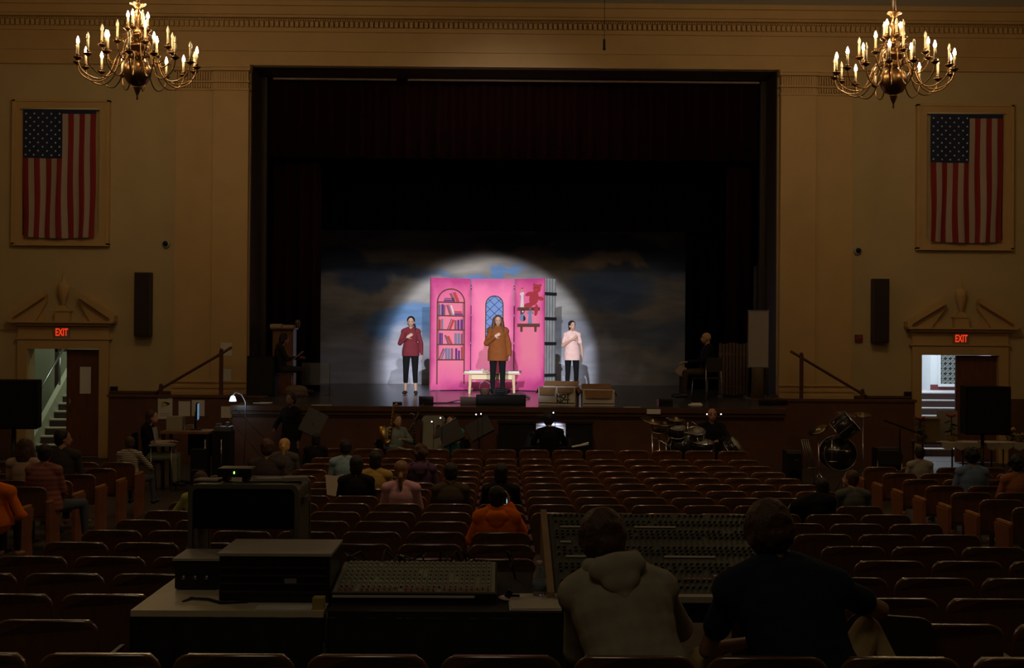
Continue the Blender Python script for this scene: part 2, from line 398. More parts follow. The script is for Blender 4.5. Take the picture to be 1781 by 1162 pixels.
# ================================================================ stage
SFLOOR = mat('stage_boards', (0.055, 0.055, 0.06), 0.24, var=0.25, scale=3, stretch=(1, 6, 1), spec=0.5)
AX0, AX1 = PX(404, YE), PX(1366, YE)
mb = MB(); mb.b(AX0, AX1, YE, YW, ZS - 0.06, ZS); mb.b(XL - 1.5, XR + 1.5, YW, 34.2, ZS - 0.06, ZS)
struct('floor_stage', mb, SFLOOR)
mb = MB(); mb.b(AX0, AX1, YE + 0.06, YW, 0, ZS - 0.06); struct('wall_apron', mb, WAINS)
mb = MB(); mb.b(AX0 - .02, AX1 + .02, YE - 0.05, YE + 0.06, ZS - 0.09, ZS - 0.002); mb.b(AX0 - .02, AX1 + .02, YE - 0.01, YE + 0.06, ZS - 0.16, ZS - 0.10); mb.b(AX0, AX1, YE + 0.03, YE + 0.06, ZS - .20, ZS - .17)
struct('trim_9', mb, mat('stage_lip', (0.10, 0.05, 0.03), 0.35, var=0.15, scale=2))
# parapets with stairs behind them
YP = 24.9
for sd in (-1, 1):
    x0, x1 = (PX(190, YP), AX0) if sd < 0 else (AX1, PX(1592, YP))
    mb = MB(); mb.b(x0, x1, YP, YP + 0.12, 0, ZS - .03); mb.b(x0 - .03, x1 + (.03 if sd > 0 else 0), YP - 0.03, YP + 0.15, ZS - .03, ZS + .02); struct('wall_parapet', mb, WAINS)
    mb = MB(); a0 = AX0 if sd < 0 else AX1; a1 = a0 + sd * 0.9
    mb.b(a0, a1, YP + .12, YW, ZS - .1, ZS)
    for i in range(8):
        xa = a1 + sd * 0.27 * i; mb.b(xa, xa + sd * 0.27, YP + .12, YW, 0, ZS * (1 - (i + 1) / 9))
    struct('stairs_stage', mb, WAINS)
RAILW = mat('rail_wood', (0.10, 0.035, 0.02), 0.4)
def rail(sd, label):
    t = thing('stair_rail', label, 'handrail', (0, 0, 0), 0, 'rails of the stage stairs')
    Y = YP + 0.2
    if sd < 0: up = P(385, 611, Y); lo = P(280, 672, Y); e1_ = P(403, 604, Y); e2_ = P(270, 685, Y)
    else: up = P(1394, 618, Y); lo = P(1500, 681, Y); e1_ = P(1375, 611, Y); e2_ = P(1508, 690, Y)
    for q, zt in ((up, up.z), (lo, lo.z)):
        m = MB(); m.b(q.x - .035, q.x + .035, Y - .035, Y + .035, ZS - (.05 if q is up else .1), zt); m.ell((q.x, Y, zt + .02), (.04, .04, .04)); m.build('post', RAILW, t)
    m = MB(); m.tube([e1_, up + Vector((0, 0, -.05)), lo + Vector((0, 0, -.05)), e2_], 0.028, 8); m.build('handrail', RAILW, t)
rail(-1, 'brown stair rail left of the stage, beside the left pilaster')
rail(1, 'brown stair rail right of the stage, beside the right pilaster')

# stage house
mb = MB(); mb.b(XL - 1.6, XL - 1.5, YW + T, 34.3, 0, ZC); struct('wall_stage_left', mb, BLACK)
mb = MB(); mb.b(XR + 1.5, XR + 1.6, YW + T, 34.3, 0, ZC); struct('wall_stage_right', mb, BLACK)
mb = MB(); mb.b(XL - 1.6, XR + 1.6, 34.2, 34.3, 0, ZC); struct('wall_stage_back', mb, BLACK)
mb = MB(); mb.b(XL - 1.6, XR + 1.6, YW + T, 34.3, ZC, ZC + .1); struct('ceiling_stage', mb, BLACK)

# curtains
mb = MB(); mb.wave(XL + .02, XR - .02, 27.4, PZ(277, 27.4), ZC, 0.07, 0.34)
solo('stage_valance', mb, MAROON, 'dark maroon pleated valance across the top of the stage', 'curtain')
mb = MB(); mb.wave(XL + .1, PX(556, 27.9), 27.9, ZS, ZT + .2, 0.08, 0.3); solo('side_curtain', mb, MAROON, 'dark maroon side curtain at the left of the stage', 'curtain')
mb = MB(); mb.wave(PX(1262, 27.9), XR - .1, 27.9, ZS, ZT + .2, 0.08, 0.3); solo('side_curtain', mb, MAROON, 'dark maroon side curtain at the right of the stage', 'curtain')
mb = MB(); mb.wave(PX(470, 30.4), PX(553, 30.4), 30.4, ZS, ZT, 0.07, 0.3); solo('wing_curtain', mb, BVELVET, 'black side curtain hiding the left edge of the cloud backdrop', 'curtain')
mb = MB(); mb.wave(PX(1192, 30.4), PX(1290, 30.4), 30.4, ZS, ZT, 0.07, 0.3); solo('wing_curtain', mb, BVELVET, 'black side curtain hiding the right edge of the cloud backdrop', 'curtain')
mb = MB(); mb.wave(XL, XR, 30.0, PZ(402, 30.0), ZC, 0.07, 0.4); solo('border_curtain', mb, BVELVET, 'black border curtain hanging above the cloud backdrop', 'curtain')

# painted cloud backdrop
def cloud_mat():
    m = bpy.data.materials.new('painted_clouds'); m.use_nodes = True; nt = m.node_tree; N = nt.nodes; L = nt.links
    b = N['Principled BSDF']; b.inputs['Roughness'].default_value = 0.9
    tc = N.new('ShaderNodeTexCoord')
    def noise(sc, det, stx, stz, w=0.0, dist=0.4):
        mp = N.new('ShaderNodeMapping'); mp.inputs['Scale'].default_value = (stx, 1, stz); mp.inputs['Location'].default_value = (w, w * 2, w)
        n = N.new('ShaderNodeTexNoise'); n.inputs['Scale'].default_value = sc; n.inputs['Detail'].default_value = det; n.inputs['Distortion'].default_value = dist
        L.new(tc.outputs['Object'], mp.inputs[0]); L.new(mp.outputs[0], n.inputs[0]); return n
    def math_(op, a, b_, c=None):
        n = N.new('ShaderNodeMath'); n.operation = op
        for i, q in enumerate((a, b_, c)):
            if q is None: continue
            if isinstance(q, (int, float)): n.inputs[i].default_value = q
            else: L.new(q, n.inputs[i])
        return n.outputs[0]
    sep = N.new('ShaderNodeSeparateXYZ'); L.new(tc.outputs['Object'], sep.inputs[0])
    wob = noise(0.9, 3, 1, 1, 3.1).outputs[0]; wob2 = noise(0.9, 3, 1, 1, 9.7).outputs[0]
    X = math_('ADD', sep.outputs[0], math_('MULTIPLY', math_('SUBTRACT', wob, 0.5), 2.0)); Z = math_('ADD', sep.outputs[2], math_('MULTIPLY', math_('SUBTRACT', wob2, 0.5), 1.3))
    def blob(cx, cz, rx, rz, soft=0.25):
        dx = math_('DIVIDE', math_('SUBTRACT', X, cx), rx); dz = math_('DIVIDE', math_('SUBTRACT', Z, cz), rz)
        d = math_('ADD', math_('MULTIPLY', dx, dx), math_('MULTIPLY', dz, dz))
        mr = N.new('ShaderNodeMapRange'); mr.inputs[1].default_value = 1 + soft; mr.inputs[2].default_value = 1 - soft; mr.interpolation_type = 'SMOOTHSTEP'
        L.new(d, mr.inputs[0]); return mr.outputs[0]
    col = None
    def over(base, c, fac):
        mx = N.new('ShaderNodeMix'); mx.data_type = 'RGBA'; L.new(fac, mx.inputs[0])
        if isinstance(base, tuple): mx.inputs[6].default_value = (*base, 1)
        else: L.new(base, mx.inputs[6])
        if isinstance(c, tuple): mx.inputs[7].default_value = (*c, 1)
        else: L.new(c, mx.inputs[7])
        return mx.outputs[2]
    n1 = noise(1.1, 8, 0.5, 1.1, 1.3, 0.6).outputs[0]
    cr = N.new('ShaderNodeValToRGB'); e = cr.color_ramp.elements
    e[0].position = 0.36; e[0].color = (0.20, 0.20, 0.23, 1); e[1].position = 0.66; e[1].color = (0.40, 0.355, 0.315, 1)
    q = e.new(0.5); q.color = (0.31, 0.29, 0.275, 1)
    L.new(n1, cr.inputs[0]); col = cr.outputs[0]
    BL = (0.16, 0.30, 0.56); DB = (0.10, 0.16, 0.30); LG = (0.50, 0.52, 0.62)
    def at(px, py): v = P(px, py, 32.5); return v.x, v.z
    def put(px, py, rx, rz, c, soft=0.3):
        nonlocal col
        x_, z_ = at(px, py); col = over(col, c, blob(x_, z_, rx, rz, min(.9, soft + .3)))
    put(560, 455, 1.2, .4, DB); put(670, 475, 1.5, .33, DB, .5); put(985, 420, 2.4, .3, DB, .6); put(1150, 445, 1.0, .4, DB, .6)
    put(1060, 500, 1.4, .55, DB, .6); put(1120, 575, 1.5, .40, (0.17, 0.20, 0.26), .6)
    put(850, 476, 1.0, .18, BL, .4); put(715, 565, 1.25, .62, BL, .3)
    put(680, 640, 2.4, .95, LG, .3); put(1000, 645, 1.6, .85, LG, .4); put(985, 580, .8, .42, (0.26, 0.28, 0.34), .6)
    put(960, 525, .9, .55, (0.36, 0.355, 0.35), .5); put(620, 520, 2.0, .25, (0.40, 0.37, 0.34), .7); put(720, 500, 1.0, .35, (0.50, 0.48, 0.46), .6)
    put(1060, 455, .9, .16, (0.55, 0.47, 0.40), .6)
    # streaky brushwork
    n2 = noise(2.4, 8, 0.35, 1.6, 5.3, 0.3).outputs[0]
    mr = N.new('ShaderNodeMapRange'); mr.inputs[1].default_value = 0.3; mr.inputs[2].default_value = 0.7; mr.inputs[3].default_value = 0.75; mr.inputs[4].default_value = 1.2; L.new(n2, mr.inputs[0])
    mx = N.new('ShaderNodeMix'); mx.data_type = 'RGBA'; mx.blend_type = 'MULTIPLY'; mx.inputs[0].default_value = 1; L.new(col, mx.inputs[6]); L.new(mr.outputs[0], mx.inputs[7])
    L.new(mx.outputs[2], b.inputs['Base Color']); return m
mb = MB(); mb.b(PX(545, 32.5), PX(1200, 32.5), 32.5, 32.52, ZS, PZ(330, 32.5))
tag(mb.build('cloud_backdrop', cloud_mat()), 'painted stormy cloud backdrop hanging at the rear of the stage', 'stage backdrop', kind='thing')
# ================================================================ chandeliers
BRASS = mat('aged_brass', (0.22, 0.125, 0.055), 0.32, 1.0, var=0.1, scale=6)
CANDLE = mat('candle_sleeve', (0.8, 0.68, 0.45), 0.5)
BULB_ON = mat('bulb_lit', (1, 0.9, 0.7), 0.3, emit=(1.0, 0.80, 0.52), estr=60)
BULB_OFF = mat('bulb_unlit', (0.85, 0.78, 0.62), 0.15)
BLIGHT = (1.0, 0.66, 0.30)
# tiers: radius, base height above the ball centre, number of arms, candle height
CH_Y = 20.0
def arm_curve(R, zb, kind):
    if kind == 2:      # top tier, short scroll
        return [(0.05, zb - .17), (0.09, zb - .20), (R * .9, zb - .17), (R, zb - .10), (R, zb - .02)]
    z0 = 0.24 if kind == 0 else 0.50
    dip = zb - (0.30 if kind == 0 else 0.26)
    c = [(0.07, z0), (R * .22, z0 + .06), (R * .34, z0 + .0), (R * .46, dip + .12), (R * .62, dip + .0), (R * .80, dip + .02), (R * .95, dip + .12), (R, zb - .04)]
    # smooth
    out = []
    for i in range(len(c) - 1):
        p0 = c[max(i - 1, 0)]; p1 = c[i]; p2 = c[i + 1]; p3 = c[min(i + 2, len(c) - 1)]
        for k in range(4):
            t = k / 4
            out.append(tuple(0.5 * (2 * p1[j] + (p2[j] - p0[j]) * t + (2 * p0[j] - 5 * p1[j] + 4 * p2[j] - p3[j]) * t * t + (3 * p1[j] - p0[j] - 3 * p2[j] + p3[j]) * t ** 3) for j in (0, 1)))
    out.append(c[-1]); return out
TIERS = [(0.94, 0.14, 16, 0), (0.56, 0.40, 8, 1), (0.155, 0.72, 6, 2)]
def chandelier(loc, label, lit, power, spin):
    t = thing('chandelier', label, 'chandelier', loc, spin, 'brass candle chandeliers')
    m = MB(); m.lathe([(0.01, -.44), (0.016, -.42), (0.012, -.37), (0.03, -.33), (0.05, -.28), (0.055, -.25), (0.07, -.235), (0.04, -.225), (0.06, -.215), (0.15, -.17), (0.205, -.08), (0.225, 0), (0.215, 0.09), (0.16, .17), (0.08, .215), (0.05, .235), (.07, .25)], 28)
    m.build('ball', BRASS, t)
    m = MB(); m.lathe([(.06, .24), (.09, .27), (.075, .31), (.05, .33), (.13, .37), (.17, .41), (.18, .45), (.12, .48), (.06, .50), (.05, .55), (.10, .59), (.12, .63), (.08, .67), (.045, .70), (.045, .78), (.035, .86), (.06, .90), (.075, .95), (.05, 1.0), (.03, 1.03), (.05, 1.06), (.09, 1.10), (.125, 1.115), (.13, 1.13), (.02, 1.14)], 20)
    m.build('stem', BRASS, t)
    m = MB(); m.tube([(0, 0, 1.13), (0, 0, ZC - loc[2])], 0.035, 8); m.lathe([(.15, ZC - loc[2] - .06), (.15, ZC - loc[2])], 16); m.build('suspension_rod', mat('dark_rod', (0.03, 0.02, 0.015), 0.5, 0.5), t)
    cache = {}; idx = 0
    for (R, zb, n, kd) in TIERS:
        if kd not in cache:
            sc = 1 if kd != 2 else .85
            a = MB(); a.tube([(r, 0, z) for r, z in arm_curve(R, zb, kd)], 0.0105, 6)
            if kd == 1:
                a.tube([(.10, 0, .56), (.2, 0, .62), (.28, 0, .58), (.27, 0, .52), (.21, 0, .52)], .008, 5)
            d = MB(); d.lathe([(.012, -.05), (.02, -.045), (.065, -.012), (.07, 0), (.02, .0), (.018, .02), (.026, .03), (.024, .05)], 12)
            c = MB(); c.lathe([(.019, .05), (.019, .22 * sc)], 8)
            b = MB(); b.lathe([(.012, .215 * sc), (.024, .235 * sc), (.027, .26 * sc), (.018, .295 * sc), (.004, .335 * sc)], 10)
            cache[kd] = (a.mesh('arm', BRASS), d.mesh('drip_pan', BRASS), c.mesh('candle_sleeve', CANDLE), b.mesh('bulb', BULB_ON), b.mesh('bulb', BULB_OFF))
        am, dm, cm, bon, boff = cache[kd]
        for k in range(n):
            an = 2 * PI * (k + (0.5 if kd == 1 else 0.15)) / n
            a = bpy.data.objects.new('arm', am); C.objects.link(a); a.parent = t; a.rotation_euler = (0, 0, an)
            on = idx in lit
            for nm, me in (('drip_pan', dm), ('candle_sleeve', cm), ('bulb', bon if on else boff)):
                o = bpy.data.objects.new(nm, me); C.objects.link(o); o.parent = a; o.location = (R, 0, zb)
            if on:
                a2 = an + spin
                light('bulb_light', 'POINT', (loc[0] + R * math.cos(a2), loc[1] + R * math.sin(a2), loc[2] + zb + .40), power, BLIGHT, 0.035)
            idx += 1
    return t
c1 = P(239, 127, CH_Y); c2 = P(1554, 142, CH_Y)
LIT1 = {0, 2, 3, 6, 7, 9, 11, 13, 17, 19, 22, 24, 25, 27, 28}
LIT2 = {1, 2, 4, 7, 8, 10, 12, 14, 15, 16, 18, 20, 23, 24, 27}
chandelier(tuple(c1), 'brass candle chandelier hanging above the left framed flag', LIT1, 7.0, 0.1)
chandelier(tuple(c2), 'brass candle chandelier hanging above the right framed flag', LIT2, 7.0, 0.35)
# small pendant hanging over the stage front
t = thing('hanging_microphone', 'small black microphone hanging on a thin wire over the stage opening', 'microphone', tuple(P(1051, 80, 22)))
m = MB(); m.tube([(0, 0, -.03), (0, 0, .12)], 0.022, 8); m.ell((0, 0, -.05), (.03, .03, .03)); m.build('capsule', BLACKP, t)
m = MB(); m.tube([(0, 0, .1), (0, 0, ZC - P(1051, 80, 22).z)], 0.006, 5); m.build('cable', BLACKP, t)

# ================================================================ framed flags
RED = mat('flag_red', (0.26, 0.018, 0.018), 0.85); WHT = mat('flag_white', (0.44, 0.34, 0.30), 0.85); BLU = mat('flag_blue', (0.012, 0.022, 0.07), 0.85)
STAR = mat('flag_star', (0.8, 0.78, 0.75), 0.8)
def flag(px0, py0, px1, py1, label_f, label_p, seed):
    a = P(px0, py0, YW); b = P(px1, py1, YW); x0, x1, z0, z1 = a.x, b.x, b.z, a.z; w = x1 - x0; h = z1 - z0
    m = MB(); fw = 0.2
    for (q0, q1, r0, r1) in ((x0, x1, z1 - fw, z1), (x0, x1, z0, z0 + fw), (x0, x0 + fw, z0 + fw, z1 - fw), (x1 - fw, x1, z0 + fw, z1 - fw)): m.b(q0, q1, YW - 0.09, YW - .001, r0, r1)
    for (q0, q1, r0, r1) in ((x0 - .02, x1 + .02, z1 - .035, z1 + .02), (x0 - .02, x1 + .02, z0 - .02, z0 + .035), (x0 - .02, x0 + .035, z0, z1), (x1 - .035, x1 + .02, z0, z1)): m.b(q0, q1, YW - 0.13, YW - .001, r0, r1)
    solo('flag_surround', m, TRIM, label_p, 'wall frame', 'frames around the flags')
    rng = random.Random(seed); ph = rng.random() * 6
    t = thing('flag', label_f, 'flag', ((x0 + x1) / 2, YW - 0.145, z1 - 0.2), 0, 'hanging american flags')
    fw_, fh = w - 0.42 - 0.06, h - 0.36
    X0 = -fw_ / 2; cols = 13; NR = 26; us = 7; uh = 0.385
    def pos(u, v):      # u 0..1 across, v 0..1 down
        z = -v * fh - 0.03 * math.sin(PI * u) * v
        x = X0 + u * fw_ + (0.012 * math.sin(ph + v * 7 + u * 9) + .015 * (u - .5) * -1) * v * 1.6
        y = -0.035 + 0.022 * math.sin(u * 17 + ph + 1.5 * v) * (0.3 + v) + 0.012 * math.sin(u * 41 + ph * 2) * v
        return (x, y, z)
    fl = MB(); vs = []; fs = []; ms = []
    nc = cols * 3
    for r in range(NR + 1):
        for c in range(nc + 1): vs.append(pos(c / nc, r / NR))
    for r in range(NR):
        for c in range(nc):
            st = c // 3
            mi = (2 if (r < 10 and st < us) else (0 if st % 2 == 0 else 1))
            if r == 0: mi = 2
            i = r * (nc + 1) + c; fl.f.append((i, i + 1, i + nc + 2, i + nc + 1)); fl.m.append(mi); fl.s.append(True)
    fl.v = vs
    s = fl
    for cc in range(9):                       # rotated field of stars
        for rr in range(11):
            if (cc + rr) % 2: continue
            u = (0.5 + cc * 0.75) / 13 ; v = .028 + (0.35 + rr) / 11 * .352
            p = Vector(pos(u, v)) + Vector((0, -0.012, 0)); R_ = 0.024
            pts = [(p.x + (R_ if k % 2 == 0 else R_ * .42) * math.sin(k * PI / 5), p.z + (R_ if k % 2 == 0 else R_ * .42) * math.cos(k * PI / 5)) for k in range(10)]
            s.prism(pts, p.y - .003, p.y + .003, 3)
    o = fl.build('cloth', [RED, WHT, BLU, STAR], t)
    r_ = MB(); r_.tube([(X0 - .06, -0.04, 0.0), (-X0 + .06, -0.04, 0.0)], 0.016, 8); r_.box((X0 - .04, 0.0, 0), (.02, .10, .02)); r_.box((-X0 + .04, 0.0, 0), (.02, .10, .02)); r_.build('pole', mat('pole_pale', (0.7, 0.6, 0.45), 0.5), t)
flag(27, 175, 190, 427, 'American flag hanging from a pole in the frame left of the stage', 'tan moulded frame around the flag left of the stage', 3)
flag(1594, 183, 1757, 435, 'American flag hanging from a pole in the frame right of the stage', 'tan moulded frame around the flag right of the stage', 11)

# ================================================================ wall fittings
def exit_sign(px, py, label):
    p = P(px, py, YW - 0.1); t = thing('exit_sign', label, 'exit sign', tuple(p), 0, 'lit exit signs')
    m = MB(); m.box((0, 0, 0), (0.33, 0.06, 0.22)); m.build('housing', mat('sign_housing', (0.35, 0.22, 0.16), 0.6), t)
    text_mesh('EXIT', 0.195, mat('exit_red', (0.8, 0.05, 0.02), 0.5, emit=(1.0, 0.05, 0.012), estr=0.85), t, Matrix.Translation((0, -0.033, 0)) @ TXTM @ Matrix.Diagonal((0.66, 1.12, 1, 1)), bold=0.003)
exit_sign(108, 578.5, 'red lit EXIT sign above the left doorway')
exit_sign(1671, 589.5, 'red lit EXIT sign above the right doorway')
def column_speaker(px0, py0, px1, py1, label):
    a = P(px0, py0, YW - .1); b = P(px1, py1, YW - .1); w = b.x - a.x; h = a.z - b.z
    t = thing('column_speaker', label, 'speaker', ((a.x + b.x) / 2, YW - 0.02, b.z), 0, 'tall wall speakers')
    m = MB(); m.box((0, -.11, h / 2), (w, .2, h)); m.build('cabinet', mat('speaker_brown', (0.05, 0.03, 0.022), 0.6), t, bevel=.015)
    m = MB(); m.box((0, -.215, h / 2), (w - .05, .012, h - .06)); m.build('grille_cloth', mat('speaker_cloth', (0.035, 0.022, 0.018), 0.9, var=.2, scale=40), t)
    m = MB(); m.box((0, 0.01, h / 2), (.1, .06, .3)); m.build('bracket', BLACKP, t)
column_speaker(236.5, 474, 264, 586, 'tall dark column speaker on the wall left of the left pilaster')
column_speaker(1516, 485, 1543.5, 597, 'tall dark column speaker on the wall right of the right pilaster')
def dome(px, py, label):
    p = P(px, py, YW); t = thing('security_camera', label, 'security camera', tuple(p), 0, 'dome cameras')
    m = MB(); M = Matrix.Rotation(PI / 2, 4, 'X'); m.lathe([(.085, 0), (.085, .04), (.07, .06)], 20, (0, 0, 0), 0, M); m.build('mount', mat('camera_white', (0.4, 0.42, 0.4), 0.5), t)
    m = MB(); m.ell((0.0, -.07, .01), (.058, .06, .058)); m.build('dome', mat('dome_glass', (0.005, 0.006, 0.01), 0.1), t)
dome(289, 425, 'small black dome camera on the wall beside the left pilaster')
dome(1491.5, 437, 'small black dome camera on the wall beside the right pilaster')
p = P(1493, 588.5, YW); t = thing('fire_alarm', 'small red fire alarm box on the wall right of the stage', 'fire alarm', tuple(p))
m = MB(); m.box((0, -.03, 0), (.16, .06, .16)); m.build('housing', mat('alarm_red', (0.25, 0.02, 0.02), 0.5), t, bevel=.01)
m = MB(); m.box((0, -.07, .02), (.07, .02, .07)); m.build('strobe', mat('alarm_lens', (0.2, 0.08, 0.07), 0.3), t)
for px, py, s_ in ((199, 676, 'left'), (1578, 685, 'right')):
    p = P(px, py, YW); m = MB(); m.box((0, -.02, 0), (.15, .04, .09)); m.box((-.035, -.045, 0), (.012, .02, .03)); m.box((.035, -.045, 0), (.012, .02, .03))
    solo('switch_plate', m, BLACKP, 'black switch plate on the wall beside the %s doorway frame' % s_, 'switch plate', 'switch plates', loc=tuple(p))
# ================================================================ people
SKIN = mat('skin', (0.55, 0.34, 0.25), 0.55); SKIN2 = mat('skin_ruddy', (0.42, 0.22, 0.14), 0.55)
EYE = mat('eye_dark', (0.03, 0.02, 0.02), 0.4); LIP = mat('lip', (0.42, 0.12, 0.11), 0.5)
def cmat(name, col, rough=0.85, var=0.08, scale=12, bump=0.15): return mat(name, col, rough, var=var, scale=scale, bump=bump, spec=0.2)
HAIR = {'brown': mat('hair_brown', (0.07, 0.03, 0.015), 0.6, var=.3, scale=30, bump=.6), 'dark': mat('hair_dark', (0.010, 0.007, 0.006), 0.6, var=.3, scale=30, bump=.6),
        'auburn': mat('hair_auburn', (0.10, 0.032, 0.014), 0.6, var=.3, scale=30, bump=.6), 'blonde': mat('hair_blonde', (0.55, 0.34, 0.10), 0.5, var=.3, scale=30),
        'sandy': mat('hair_sandy', (0.22, 0.11, 0.05), 0.5, var=.3, scale=30), 'grey': mat('hair_grey', (0.25, 0.23, 0.2), 0.6), 'ginger': mat('hair_ginger', (0.17, 0.06, 0.02), 0.5, var=.3, scale=30)}
def remesh(mb, vox, name, mats, parent, it=4, fac=0.5, adapt=None):
    me = mb.mesh(name, mats); o = bpy.data.objects.new(name, me); C.objects.link(o)
    md = o.modifiers.new('r', 'REMESH'); md.mode = 'VOXEL'; md.voxel_size = vox; md.adaptivity = 0
    sm = o.modifiers.new('s', 'SMOOTH'); sm.factor = fac; sm.iterations = it
    bpy.context.view_layer.update(); dg = bpy.context.evaluated_depsgraph_get()
    nm = bpy.data.meshes.new_from_object(o.evaluated_get(dg)); o.modifiers.clear(); o.data = nm; bpy.data.meshes.remove(me)
    nm.polygons.foreach_set('use_smooth', [True] * len(nm.polygons)); nm.update()
    nm.materials.clear()
    for m in (mats if isinstance(mats, (list, tuple)) else [mats]): nm.materials.append(m)
    if parent is not None: o.parent = parent
    return o
def cap(mb, a, b, ra, rb, n=10):
    a = Vector(a); b = Vector(b)
    mb.ell(a, (ra, ra, ra), n, 6); mb.ell(b, (rb, rb, rb), n, 6)
    if (a - b).length > 1e-4: mb.tube([a, a.lerp(b, .5), b], ra, n, r1=rb)
def frame(up, side):
    w = up.normalized(); u = (side - w * side.dot(w)).normalized(); v = w.cross(u)
    return Matrix((u, v, w)).transposed()
STAND = dict(pel=(0, 0, .93), neck=(0, -.01, 1.42), head=(0, .015, 1.575), shR=(.152, -.01, 1.365), shL=(-.152, -.01, 1.365), elR=(.215, -.01, 1.10), elL=(-.215, -.01, 1.10), wrR=(.215, .04, .86), wrL=(-.215, .04, .86),
             hipR=(.09, 0, .88), hipL=(-.09, 0, .88), knR=(.10, .02, .49), knL=(-.10, .02, .49), anR=(.11, -.02, .09), anL=(-.11, -.02, .09), toeR=(.13, .12, .035), toeL=(-.13, .12, .035))
SIT = dict(pel=(0, 0, .52), neck=(0, -.04, 1.01), head=(0, .0, 1.165), shR=(.175, -.04, .965), shL=(-.175, -.04, .965), elR=(.225, .03, .71), elL=(-.225, .03, .71), wrR=(.13, .25, .64), wrL=(-.13, .25, .64),
           hipR=(.09, .03, .50), hipL=(-.09, .03, .50), knR=(.12, .44, .50), knL=(-.12, .44, .50), anR=(.12, .46, .09), anL=(-.12, .46, .09), toeR=(.14, .60, .035), toeL=(-.14, .60, .035))
def hand(mb, wr, d, nrm, side, curl=0.5, fr=.0085):
    d = d.normalized(); nrm = (nrm - d * nrm.dot(d)).normalized(); lat = d.cross(nrm) * side
    M = Matrix((lat, nrm, d)).transposed()
    mb.ell(wr + d * .045, (.040, .017, .050), 10, 8, 0, M)
    for i, (o, L) in enumerate(((.030, .068), (.010, .076), (-.010, .070), (-.029, .056))):
        a = wr + d * .082 + lat * o; d1 = (d - nrm * curl * .5).normalized(); d2 = (d - nrm * curl * 1.4).normalized()
        b = a + d1 * L * .5; c_ = b + d2 * L * .5
        cap(mb, a, b, fr + .001, fr, 8); cap(mb, b, c_, fr, fr - .0015, 8)
    a = wr + d * .03 + lat * .034; b = a + (d * .6 + lat * .8).normalized() * .035; c_ = b + (d * .9 + lat * .3 - nrm * .3).normalized() * .032
    cap(mb, a, b, fr + .004, fr + .001, 8); cap(mb, b, c_, fr + .001, fr, 8)
